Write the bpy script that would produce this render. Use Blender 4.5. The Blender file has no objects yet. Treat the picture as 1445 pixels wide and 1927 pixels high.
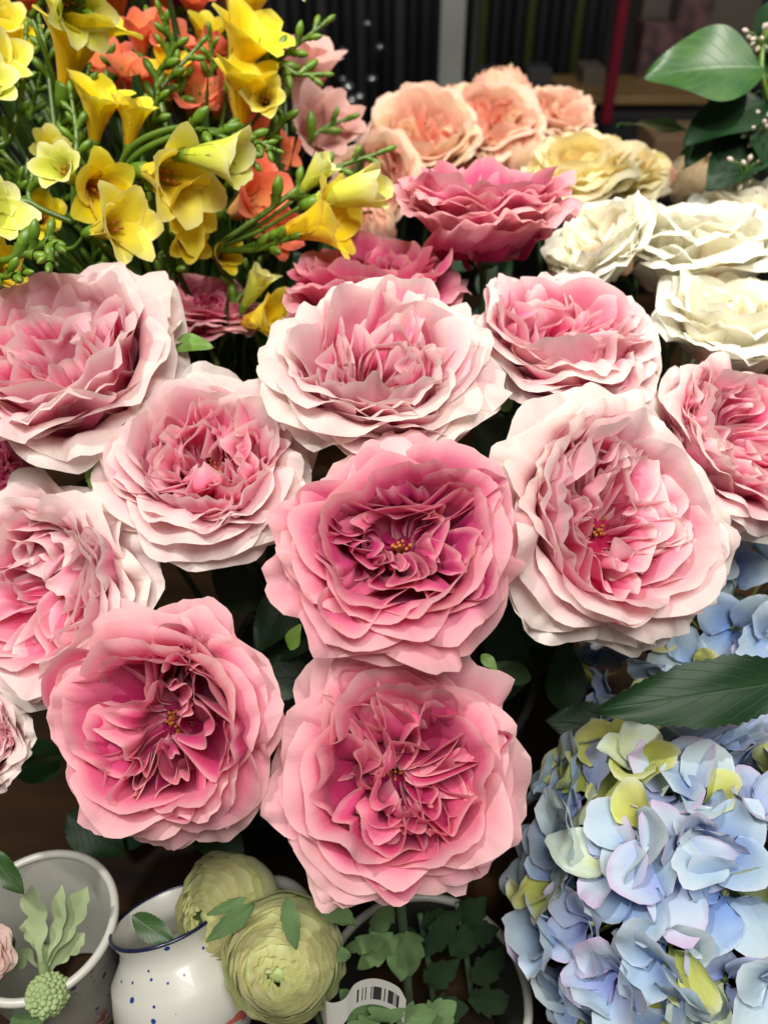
import bpy, math, random
import numpy as np
from mathutils import Vector, Matrix

# ------------------------------------------------------------------ camera, light, exposure
SC = bpy.context.scene
COL = SC.collection
PITCH = math.radians(38)
CAM = np.array([0.0, 0.0, 0.60])
FWD = np.array([0, math.cos(PITCH), -math.sin(PITCH)])
UP = np.array([0, math.sin(PITCH), math.cos(PITCH)])
RIGHT = np.array([1.0, 0, 0])
FPX = 1600.0
cd = bpy.data.cameras.new('camera'); cam = bpy.data.objects.new('camera', cd); COL.objects.link(cam)
cam.location = CAM; cam.rotation_euler = (math.pi/2-PITCH, 0, 0)
cd.sensor_fit = 'VERTICAL'; cd.sensor_height = 36; cd.lens = FPX/1927*36
cd.clip_start = 0.02; cd.clip_end = 60
cd.dof.use_dof = True; cd.dof.focus_distance = 0.42; cd.dof.aperture_fstop = 7.5
SC.camera = cam
W = bpy.data.worlds.new('World'); SC.world = W; W.use_nodes = True
W.node_tree.nodes['Background'].inputs[0].default_value = (1.0, 0.93, 0.86, 1)
W.node_tree.nodes['Background'].inputs[1].default_value = 0.15
SC.view_settings.view_transform = 'Standard'; SC.view_settings.look = 'None'
SC.view_settings.exposure = -0.08; SC.view_settings.gamma = 1.0
SC.view_settings.use_curve_mapping = False
SC.cycles.max_bounces = 8; SC.cycles.diffuse_bounces = 6; SC.cycles.transmission_bounces = 4
SC.cycles.use_denoising = True

def add_lamp(name, kind, loc, target, energy, size, color, **kw):
    ld = bpy.data.lights.new(name, kind); lo = bpy.data.objects.new(name, ld); COL.objects.link(lo)
    lo.location = loc
    d = Vector(target)-Vector(loc); lo.rotation_euler = d.to_track_quat('-Z', 'Y').to_euler()
    ld.energy = energy; ld.color = color
    if kind == 'AREA': ld.size = size
    else: ld.shadow_soft_size = size
    for k, v in kw.items(): setattr(ld, k, v)
    return lo
add_lamp('key_fill_spot', 'SPOT', (-0.85, 0.02, 2.1), (0.04, 0.38, 0.28), 128, 0.045, (1, .955, .90), spot_size=math.radians(60), spot_blend=0.5)
add_lamp('key_fill_spot', 'SPOT', (0.75, 0.55, 2.3), (0.30, 0.75, 0.35), 160, 0.05, (1, .94, .86), spot_size=math.radians(28), spot_blend=0.7)  # second spot added as fill, brightens the cream roses
add_lamp('fill_panel', 'AREA', (0.2, -0.5, 2.2), (0, 0.45, 0.3), 56, 0.9, (1, .96, .92))  # broad soft fill added overhead for the shop's general light

# ------------------------------------------------------------------ helpers
def P(px, py, d):
    """a point of the display seen at photo pixel (px, py), d metres ahead of the lens"""
    return CAM + d*(FWD + RIGHT*((px-722.5)/FPX) + UP*((963.5-py)/FPX))
def cdir(r, u, t):
    v = RIGHT*r + UP*u - FWD*t
    return v/np.linalg.norm(v)
def frame(axis, spin=0.0):
    z = axis/np.linalg.norm(axis)
    ref = np.array([0, 0, 1.0]) if abs(z[2]) < 0.95 else np.array([0, 1.0, 0])
    x = np.cross(ref, z); x /= np.linalg.norm(x); y = np.cross(z, x)
    c, s = math.cos(spin), math.sin(spin)
    x2 = c*x+s*y; y2 = -s*x+c*y
    M = np.eye(3); M[:, 0] = x2; M[:, 1] = y2; M[:, 2] = z
    return M
def empty(name, loc=(0, 0, 0), M=None, parent=None):
    o = bpy.data.objects.new(name, None); COL.objects.link(o)
    o.empty_display_size = 0.02
    mw = Matrix.Identity(4)
    if M is not None:
        for i in range(3):
            for j in range(3): mw[i][j] = M[i, j]
    for i in range(3): mw[i][3] = loc[i]
    o.matrix_world = mw
    if parent is not None: o.parent = parent
    return o
def tag(o, label=None, cat=None, group=None, kind=None):
    if label: o['label'] = label
    if cat: o['category'] = cat
    if group: o['group'] = group
    if kind: o['kind'] = kind
    return o
def quads(nv, nu, wrap=False):
    i = np.arange(nv-1)[:, None]; n = nu if wrap else nu-1
    j = np.arange(n)[None, :]
    j2 = (j+1) % nu
    return np.stack([i*nu+j, i*nu+j2, (i+1)*nu+j2, (i+1)*nu+j], -1).reshape(-1, 4)
def mesh(name, V, F, mat, attr=None, uv=None, parent=None, smooth=True):
    V = np.asarray(V, dtype=np.float32).reshape(-1, 3); F = np.asarray(F, dtype=np.int32)
    me = bpy.data.meshes.new(name)
    me.vertices.add(len(V)); me.vertices.foreach_set('co', V.ravel())
    me.loops.add(F.size); me.loops.foreach_set('vertex_index', F.ravel())
    me.polygons.add(len(F)); me.polygons.foreach_set('loop_start', np.arange(0, F.size, F.shape[1], dtype=np.int32))
    try: me.polygons.foreach_set('loop_total', np.full(len(F), F.shape[1], dtype=np.int32))
    except Exception: pass
    me.update(calc_edges=True)
    me.polygons.foreach_set('use_smooth', np.full(len(F), smooth))
    if attr is not None:
        a = me.color_attributes.new('pet', 'FLOAT_COLOR', 'POINT')
        A = np.ones((len(V), 4), np.float32); A[:, :3] = np.asarray(attr).reshape(-1, 3)
        a.data.foreach_set('color', A.ravel())
    if uv is not None:
        U = np.asarray(uv, np.float32).reshape(-1, 2)[F.ravel()]
        l = me.uv_layers.new(name='UVMap'); l.data.foreach_set('uv', U.ravel())
    me.materials.append(mat)
    o = bpy.data.objects.new(name, me); COL.objects.link(o)
    if parent is not None: o.parent = parent
    return o
class MB:
    def __init__(s): s.V = []; s.F = []; s.A = []; s.U = []; s.n = 0
    def add(s, V, F, attr=None, uv=None):
        V = np.asarray(V).reshape(-1, 3); s.V.append(V); s.F.append(np.asarray(F)+s.n); s.n += len(V)
        s.A.append(np.zeros((len(V), 3)) if attr is None else np.asarray(attr).reshape(-1, 3))
        s.U.append(np.zeros((len(V), 2)) if uv is None else np.asarray(uv).reshape(-1, 2))
    def build(s, name, mat, parent=None, smooth=True):
        return mesh(name, np.concatenate(s.V), np.concatenate(s.F), mat, np.concatenate(s.A), np.concatenate(s.U), parent, smooth)
def smoothstep(a, b, x):
    t = np.clip((x-a)/(b-a), 0, 1); return t*t*(3-2*t)
def spline(pts, n):
    pts = np.asarray(pts, float)
    if len(pts) == 2: return np.linspace(pts[0], pts[1], n)
    q = np.vstack([2*pts[0]-pts[1], pts, 2*pts[-1]-pts[-2]])
    out = []; m = len(pts)-1
    for t in np.linspace(0, m-1e-6, n):
        i = int(t); f = t-i; a, b, c, d = q[i], q[i+1], q[i+2], q[i+3]
        out.append(.5*((2*b)+(c-a)*f+(2*a-5*b+4*c-d)*f*f+(3*b-a-3*c+d)*f**3))
    return np.array(out)
def tube_geo(pts, rad, n=16, k=8, cap=True):
    C = spline(pts, n); rad = np.atleast_1d(rad)
    R = np.interp(np.linspace(0, 1, n), np.linspace(0, 1, len(rad)), rad) if len(rad) > 1 else np.full(n, rad[0])
    T = np.gradient(C, axis=0); T /= np.linalg.norm(T, axis=1)[:, None]+1e-12
    N = np.cross(T[0], [0.31, 0.2, 0.93]); N /= np.linalg.norm(N)
    V = []
    for i in range(n):
        N = N-T[i]*np.dot(N, T[i]); N /= np.linalg.norm(N); B = np.cross(T[i], N)
        a = np.linspace(0, 2*np.pi, k, endpoint=False)[:, None]
        V.append(C[i]+R[i]*(np.cos(a)*N+np.sin(a)*B))
    V = np.array(V)
    if cap:
        V = np.concatenate([np.repeat(C[:1], k, 0)[None], V, np.repeat(C[-1:], k, 0)[None]]); n += 2
    A = np.zeros((n, k, 3)); A[..., 0] = np.linspace(0, 1, n)[:, None]
    uv = np.zeros((n, k, 2)); uv[..., 0] = np.arange(k)/k; uv[..., 1] = np.linspace(0, 1, n)[:, None]
    return V.reshape(-1, 3), quads(n, k, True), A, uv
def lathe_geo(prof, k=48):
    prof = np.asarray(prof, float); a = np.linspace(0, 2*np.pi, k, endpoint=False)
    V = np.stack([prof[:, 0:1]*np.cos(a), prof[:, 0:1]*np.sin(a), np.repeat(prof[:, 1:2], k, 1)], -1)
    n = len(prof)
    uv = np.zeros((n, k, 2)); uv[..., 0] = a/(2*np.pi); uv[..., 1] = np.linspace(0, 1, n)[:, None]
    return V.reshape(-1, 3), quads(n, k, True), np.zeros((n*k, 3)), uv
def bud_geo(L, W_, k=10, n=12, tw=0.):
    s = np.linspace(0, 1, n); rr = W_/2*np.sin(np.pi*np.clip(s*.93+.04, 0, 1)**1.15)**.8
    a = np.linspace(0, 2*np.pi, k, endpoint=False)
    V = np.stack([rr[:, None]*np.cos(a+tw*s[:, None])*(1+.06*np.cos(3*a)), rr[:, None]*np.sin(a+tw*s[:, None]), np.repeat((s*L)[:, None], k, 1)], -1)
    V[0] = [0, 0, 0]; V[-1] = [0, 0, L]
    return V.reshape(-1, 3), quads(n, k, True)
def box_geo(c, s):
    c = np.array(c); s = np.array(s)/2
    V = np.array([[x, y, z] for x in (-1, 1) for y in (-1, 1) for z in (-1, 1)])*s+c
    F = [[0, 1, 3, 2], [4, 6, 7, 5], [0, 4, 5, 1], [2, 3, 7, 6], [0, 2, 6, 4], [1, 5, 7, 3]]
    return V, np.array(F)

# ------------------------------------------------------------------ materials
def node(nt, t, **kw):
    n = nt.nodes.new(t)
    for k, v in kw.items(): setattr(n, k, v)
    return n
def ramp(nt, stops, fac):
    r = node(nt, 'ShaderNodeValToRGB'); e = r.color_ramp.elements
    while len(e) > 1: e.remove(e[-1])
    e[0].position = stops[0][0]; e[0].color = (*stops[0][1], 1)
    for p, c in stops[1:]:
        x = e.new(p); x.color = (*c, 1)
    nt.links.new(fac, r.inputs[0]); return r.outputs[0]
def math_n(nt, op, a, b=None, c=None):
    m = node(nt, 'ShaderNodeMath', operation=op)
    for i, v in enumerate((a, b, c)):
        if v is None: continue
        if isinstance(v, (int, float)): m.inputs[i].default_value = v
        else: nt.links.new(v, m.inputs[i])
    return m.outputs[0]
def mixc(nt, f, a, b, mode='MIX'):
    m = node(nt, 'ShaderNodeMix', data_type='RGBA', blend_type=mode)
    for s, v in ((m.inputs[0], f), (m.inputs[6], a), (m.inputs[7], b)):
        if isinstance(v, (int, float)): s.default_value = v
        elif isinstance(v, tuple): s.default_value = (*v, 1)
        else: nt.links.new(v, s)
    return m.outputs[2]
def petal_mat(name, stops, rim, rim_amt=.5, trans=.48, rough=.65, alt=None, alt_amt=0.0, weave=True, noise_amt=.28):
    """cloth petal: ramp along the petal, soft dye blotches, frayed paler rim, see-through to light"""
    m = bpy.data.materials.new(name); m.use_nodes = True; nt = m.node_tree
    bs = nt.nodes['Principled BSDF']; out = nt.nodes['Material Output']
    at = node(nt, 'ShaderNodeAttribute', attribute_name='pet'); sp = node(nt, 'ShaderNodeSeparateColor')
    nt.links.new(at.outputs['Color'], sp.inputs[0])
    uv = node(nt, 'ShaderNodeUVMap', uv_map='UVMap')
    mp = node(nt, 'ShaderNodeMapping'); mp.inputs['Scale'].default_value = (1, .28, 1)
    nt.links.new(uv.outputs[0], mp.inputs[0])
    n1 = node(nt, 'ShaderNodeTexNoise'); n1.inputs['Scale'].default_value = 1.9; n1.inputs['Detail'].default_value = 3
    tc = node(nt, 'ShaderNodeTexCoord')
    mo = node(nt, 'ShaderNodeMapping'); mo.inputs['Scale'].default_value = (22, 22, 22); nt.links.new(tc.outputs['Object'], mo.inputs[0])
    nt.links.new(mo.outputs[0], n1.inputs['Vector'])
    n2 = node(nt, 'ShaderNodeTexNoise'); n2.inputs['Scale'].default_value = 14; n2.inputs['Detail'].default_value = 4
    nt.links.new(mp.outputs[0], n2.inputs['Vector'])
    t = math_n(nt, 'ADD', sp.outputs[0], math_n(nt, 'MULTIPLY', math_n(nt, 'SUBTRACT', n1.outputs[0], .5), noise_amt*2))
    t = math_n(nt, 'ADD', t, math_n(nt, 'MULTIPLY', math_n(nt, 'SUBTRACT', n2.outputs[0], .5), .14))
    c = ramp(nt, stops, t)
    if alt:
        f = math_n(nt, 'MULTIPLY', ramp(nt, [(0.55, (0, 0, 0)), (0.75, (1, 1, 1))], math_n(nt, 'ADD', math_n(nt, 'MULTIPLY', n1.outputs[0], .5), math_n(nt, 'MULTIPLY', sp.outputs[2], .5))), alt_amt)
        c = mixc(nt, f, c, alt)
    f = math_n(nt, 'MULTIPLY', ramp(nt, [(0.86, (0, 0, 0)), (0.99, (1, 1, 1))], sp.outputs[1]), rim_amt)
    c = mixc(nt, f, c, rim)
    nt.links.new(c, bs.inputs['Base Color']); bs.inputs['Roughness'].default_value = rough
    bs.inputs['Sheen Weight'].default_value = .15; bs.inputs['Specular IOR Level'].default_value = .25
    # wrinkles + weave
    n3 = node(nt, 'ShaderNodeTexNoise'); n3.inputs['Scale'].default_value = 1.6; n3.inputs['Detail'].default_value = 3
    nt.links.new(mp.outputs[0], n3.inputs['Vector'])
    b = node(nt, 'ShaderNodeBump'); b.inputs['Strength'].default_value = .16; b.inputs['Distance'].default_value = .004
    nt.links.new(n3.outputs[0], b.inputs['Height']); nrm = b.outputs[0]
    if weave:
        w1 = node(nt, 'ShaderNodeTexWave'); w1.inputs['Scale'].default_value = 26; w1.inputs['Distortion'].default_value = .6
        nt.links.new(uv.outputs[0], w1.inputs['Vector'])
        b2 = node(nt, 'ShaderNodeBump'); b2.inputs['Strength'].default_value = .12; b2.inputs['Distance'].default_value = .0006
        nt.links.new(w1.outputs[0], b2.inputs['Height']); nt.links.new(nrm, b2.inputs['Normal']); nrm = b2.outputs[0]
    nt.links.new(nrm, bs.inputs['Normal'])
    tr = node(nt, 'ShaderNodeBsdfTranslucent'); nt.links.new(c, tr.inputs[0]); nt.links.new(nrm, tr.inputs[1])
    mx = node(nt, 'ShaderNodeMixShader'); mx.inputs[0].default_value = trans
    nt.links.new(bs.outputs[0], mx.inputs[1]); nt.links.new(tr.outputs[0], mx.inputs[2]); nt.links.new(mx.outputs[0], out.inputs[0])
    return m
def plain_mat(name, col, rough=.5, col2=None, scale=20, spec=.5, metal=0, bump=0, trans=0, coat=0, stretch=(1, 1, 1)):
    m = bpy.data.materials.new(name); m.use_nodes = True; nt = m.node_tree; bs = nt.nodes['Principled BSDF']
    tc = node(nt, 'ShaderNodeTexCoord'); n = node(nt, 'ShaderNodeTexNoise'); n.inputs['Scale'].default_value = scale; n.inputs['Detail'].default_value = 5
    mp = node(nt, 'ShaderNodeMapping'); mp.inputs['Scale'].default_value = stretch
    nt.links.new(tc.outputs['Object'], mp.inputs[0]); nt.links.new(mp.outputs[0], n.inputs['Vector'])
    c = ramp(nt, [(.3, col), (.7, col2 or tuple(x*.8 for x in col))], n.outputs[0])
    nt.links.new(c, bs.inputs['Base Color'])
    bs.inputs['Roughness'].default_value = rough; bs.inputs['Specular IOR Level'].default_value = spec
    bs.inputs['Metallic'].default_value = metal; bs.inputs['Coat Weight'].default_value = coat
    if bump:
        b = node(nt, 'ShaderNodeBump'); b.inputs['Strength'].default_value = bump; b.inputs['Distance'].default_value = .002
        nt.links.new(n.outputs[0], b.inputs['Height']); nt.links.new(b.outputs[0], bs.inputs['Normal'])
    if trans:
        out = nt.nodes['Material Output']
        tr = node(nt, 'ShaderNodeBsdfTranslucent'); nt.links.new(c, tr.inputs[0])
        mx = node(nt, 'ShaderNodeMixShader'); mx.inputs[0].default_value = trans
        nt.links.new(bs.outputs[0], mx.inputs[1]); nt.links.new(tr.outputs[0], mx.inputs[2]); nt.links.new(mx.outputs[0], out.inputs[0])
    return m
def leaf_mat(name, c1, c2, vein, rough=.45, spec=.5):
    m = bpy.data.materials.new(name); m.use_nodes = True; nt = m.node_tree; bs = nt.nodes['Principled BSDF']
    at = node(nt, 'ShaderNodeAttribute', attribute_name='pet'); sp = node(nt, 'ShaderNodeSeparateColor'); nt.links.new(at.outputs['Color'], sp.inputs[0])
    n = node(nt, 'ShaderNodeTexNoise'); n.inputs['Scale'].default_value = 60; tc = node(nt, 'ShaderNodeTexCoord'); nt.links.new(tc.outputs['Object'], n.inputs['Vector'])
    c = ramp(nt, [(.3, c1), (.7, c2)], n.outputs[0])
    w = math_n(nt, 'SINE', math_n(nt, 'MULTIPLY', math_n(nt, 'SUBTRACT', sp.outputs[0], math_n(nt, 'MULTIPLY', sp.outputs[1], .45)), 44))
    side = ramp(nt, [(.93, (0, 0, 0)), (1, (1, 1, 1))], w)
    mid = ramp(nt, [(0, (1, 1, 1)), (.06, (0, 0, 0))], sp.outputs[1])
    v = math_n(nt, 'MAXIMUM', side, mid)
    c = mixc(nt, math_n(nt, 'MULTIPLY', v, .45), c, vein)
    nt.links.new(c, bs.inputs['Base Color']); bs.inputs['Roughness'].default_value = rough; bs.inputs['Specular IOR Level'].default_value = spec
    b = node(nt, 'ShaderNodeBump'); b.inputs['Strength'].default_value = .25; b.inputs['Distance'].default_value = .001; b.invert = True
    nt.links.new(v, b.inputs['Height']); nt.links.new(b.outputs[0], bs.inputs['Normal'])
    tr = node(nt, 'ShaderNodeBsdfTranslucent'); nt.links.new(c, tr.inputs[0]); mx = node(nt, 'ShaderNodeMixShader'); mx.inputs[0].default_value = .15
    nt.links.new(bs.outputs[0], mx.inputs[1]); nt.links.new(tr.outputs[0], mx.inputs[2]); nt.links.new(mx.outputs[0], nt.nodes['Material Output'].inputs[0])
    return m

MAT = {}
# rose palettes: (deep heart, mid, pale, tip)
MAT['rose_deep'] = petal_mat('deep_pink_cloth', [(0, (.34, .004, .08)), (.3, (.56, .025, .17)), (.66, (.80, .12, .31)), (1.0, (.88, .38, .46))], (.90, .62, .58), .6, alt=(.84, .50, .42), alt_amt=.25)
MAT['rose_pink'] = petal_mat('warm_pink_cloth', [(0, (.42, .008, .10)), (.3, (.66, .05, .20)), (.64, (.86, .19, .35)), (1.0, (.90, .47, .53))], (.91, .66, .62), .6, alt=(.84, .50, .42), alt_amt=.25)
MAT['rose_pale'] = petal_mat('blush_cloth', [(0, (.60, .02, .12)), (.24, (.84, .13, .28)), (.50, (.90, .36, .47)), (.76, (.91, .60, .62)), (.97, (.92, .82, .75))], (.92, .86, .78), .5, alt=(.88, .44, .58), alt_amt=.42)
MAT['rose_back'] = petal_mat('raspberry_cloth', [(0, (.42, .006, .09)), (.4, (.64, .04, .19)), (.8, (.82, .18, .34)), (1, (.88, .45, .50))], (.85, .55, .5), .5)
MAT['rose_white'] = petal_mat('cream_cloth', [(0, (.92, .62, .44)), (.15, (.94, .82, .60)), (.45, (.96, .92, .72)), (1, (.96, .95, .84))], (.93, .91, .8), .4, trans=.4)
MAT['stem'] = plain_mat('stem_green', (.04, .08, .02), .5, (.02, .05, .012))
MAT['leaf'] = leaf_mat('rose_leaf', (.02, .055, .012), (.03, .08, .015), (.05, .1, .03))
MAT['leaf_bright'] = leaf_mat('fresh_leaf', (.10, .22, .03), (.14, .28, .04), (.2, .32, .1))
MAT['stamen'] = plain_mat('stamen_gold', (.50, .20, .03), .7, (.35, .08, .02), 300)

# ------------------------------------------------------------------ petals
def smooth_field(seed, k=7, scale=2.6):
    r = np.random.RandomState(seed)
    D = r.normal(size=(k, 3)); D /= np.linalg.norm(D, axis=1)[:, None]; D *= scale*r.uniform(.6, 1.5, (k, 1))
    ph = r.uniform(0, 6.28, k); A = r.normal(size=(k, 3))/math.sqrt(k)
    def f(p): return np.sin(p@D.T+ph)@A
    return f
def sines(r, x, k0=1.0, n=4, decay=.75):
    y = 0
    for i in range(n): y = y+decay**i*math.sqrt(2/n)*r.normal()*np.sin(x*(k0*(i+1)+r.uniform(-.3, .3))+r.uniform(0, 6.28))
    return y
def petal(r, th0, phis, L, hw, r0=.06, z0=-.42, nu=31, nv=19, ruf=.05, side=0., spiral=.03, edge_r=1., rag=.03, base=.22, shape=2.3, kw=3.0, tip=0., fold=0., minr=.18):
    """one petal round the +Z axis, unit rose radius. phis: heading above horizontal (deg) at v=0,.35,.7,1"""
    u = np.sin(np.linspace(-1.42, 1.42, nu))/math.sin(1.42)*np.ones((nv, 1)); s = np.linspace(0, 1, nv)[:, None]*np.ones((1, nu))
    ul = u[0]
    l = .22+.78*np.clip(1-np.abs(ul)**shape, 0, 1)**.46
    l = l*(1+rag*sines(r, ul*math.pi, 1.1, 3, .8)+rag*.12*sines(r, ul*math.pi, 7, 2, .9))+tip*np.exp(-(ul*3.2)**2)
    v = s**.9*l
    vv = np.linspace(0, 1.25, 160); ph = np.radians(np.interp(vv, [0, .35, .7, 1.0, 1.25], list(phis)+[phis[-1]+(phis[-1]-phis[-2])*.5]))
    ph = np.convolve(np.pad(ph, 12, mode='edge'), np.ones(25)/25, 'valid')
    rr = r0+L*np.concatenate([[0], np.cumsum(np.cos(ph))[:-1]])*(vv[1]); zz = z0+L*np.concatenate([[0], np.cumsum(np.sin(ph))[:-1]])*(vv[1])
    R = np.interp(v, vv, rr); Z = np.interp(v, vv, zz); PH = np.interp(v, vv, ph)
    w = hw*(base+(1-base)*smoothstep(0, .62, v))
    ang = u*w/np.maximum(R, minr)
    ang = np.sign(ang)*np.minimum(np.abs(ang), 1.5)
    e = np.clip(v, 0, 1.2)**2.2
    d = ruf*e*sines(r, u*math.pi, kw/3, 3, .7)*1.2
    d = d+ruf*.7*np.abs(u)**3*sines(r, v*6+u*2, 1.2, 3)+ruf*.42*edge_r*smoothstep(.6, 1.0, np.clip(v/np.maximum(l, .05), 0, 1))*sines(r, u*math.pi, 2.6, 3, .9)
    d = d+side*np.abs(u)**3*smoothstep(.2, .9, v)+spiral*u
    d = d+ruf*.25*sines(r, v*7, 1, 3)*sines(r, u*4, 1, 3)*smoothstep(.1, .5, v)
    if fold: d = d+fold*np.exp(-(u*3)**2)*smoothstep(.15, .8, v)
    R2 = R-np.sin(PH)*d; Z2 = Z+np.cos(PH)*d
    a = th0+ang
    V = np.stack([R2*np.cos(a), R2*np.sin(a), Z2], -1)
    edge = np.maximum(s, np.abs(u)**1.5*smoothstep(.1, .4, s))
    return V, v, edge, np.stack([u*w*10, v*L*10], -1)
def fold_petal(r, thq, rt, rin, delta, ztop, zb, nt_=25, nv=14, ruf=.03, lip=.05, skew=0., ph=0.):
    """folded inner petal: a U-shaped ribbon standing on the heart of the rose, its top edge free"""
    t = np.sin(np.linspace(-1.4, 1.4, nt_))/math.sin(1.4); s = np.linspace(0, 1, nv)[:, None]
    p = r.uniform(2.0, 3.2)
    rho = rin+(rt-rin)*(1-np.abs(t)**p)
    th = thq+delta*t*(1+.25*np.sin(t*2.5+ph))+skew*(rho-rin)
    w1 = ruf*sines(r, t*math.pi, 1.4, 3, .8); w2 = ruf*.8*sines(r, t*math.pi, 1.2, 2, .9)
    rho_t = rho+w1; 
    x1 = rho_t*np.cos(th)-w2*np.sin(th); y1 = rho_t*np.sin(th)+w2*np.cos(th)
    zt = ztop+.05*(1-t**2)*r.uniform(.2, 1)+.035*sines(r, t*math.pi, 1.0, 2)
    zt = zb+(zt-zb)*(.22+.78*np.clip(1-np.abs(t)**2.6, 0, 1)**.5)
    bx, by = .45*rt*math.cos(thq), .45*rt*math.sin(thq)
    x0 = bx+(x1-bx)*.35; y0 = by+(y1-by)*.35
    bul = s**.8
    X = x0+(x1-x0)*bul; Y = y0+(y1-y0)*bul; Z = zb+(zt-zb)*s**1.05
    nrmx = np.cos(thq+delta*t); nrmy = np.sin(thq+delta*t)
    fl = lip*smoothstep(.7, 1, s)*(1+.8*sines(r, t*3, 1, 2))
    X = X+nrmx*fl; Y = Y+nrmy*fl; Z = Z-np.abs(fl)*.35
    V = np.stack([X, Y, Z], -1)
    e = np.maximum(s*np.ones_like(t), np.abs(t)**6*smoothstep(.2, .6, s))
    return V, s*np.ones_like(t), e, np.stack([t*np.ones_like(s)*rt*14, s*np.ones_like(t)*(ztop-zb)*10], -1)

def leaf_geo(L, Wd, nv=22, nu=9, serr=.06, teeth=14, bend=.25, cup=.12, seed=0):
    r = np.random.RandomState(seed)
    v = np.linspace(0, 1, nv*2)[:, None]; u = np.linspace(-1, 1, nu)[None, :]
    w = Wd/2*np.sin(np.pi*np.clip(v, 0, 1)**.8)**.85*(1+serr*((v*teeth) % 1-.5)*2*(np.abs(u) > .9))
    X = u*w; Y = v*L; Z = -bend*L*v**2+cup*np.abs(u)*w+.03*L*np.sin(v*9+u*2+seed)*np.abs(u)
    V = np.stack(np.broadcast_arrays(X, Y+0*u, Z), -1)
    A = np.zeros(V.shape); A[..., 0] = v; A[..., 1] = np.abs(u)
    uv = np.stack(np.broadcast_arrays(u*w*10, v*L*10), -1)
    return V.reshape(-1, 3), quads(nv*2, nu), A.reshape(-1, 3), uv.reshape(-1, 2)
def place_leaf(parent, inv, base, direc, up, L, Wd, mat, seed=0, name='leaf', label=None, **kw):
    """leaf from base along direc, its face towards up (all in world), child of parent"""
    V, F, A, uv = leaf_geo(L, Wd, seed=seed, **kw)
    y = np.array(direc, float); y /= np.linalg.norm(y); x = np.cross(y, up); x /= np.linalg.norm(x); z = np.cross(x, y)
    Wp = np.array(base)+V[:, :1]*x+V[:, 1:2]*y+V[:, 2:]*z
    o = mesh(name, inv(Wp), F, mat, A, uv, parent)
    if label: o['label'] = label
    return o
def inv_of(loc, M):
    loc = np.array(loc)
    return lambda W_: (np.asarray(W_)-loc)@M

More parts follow.
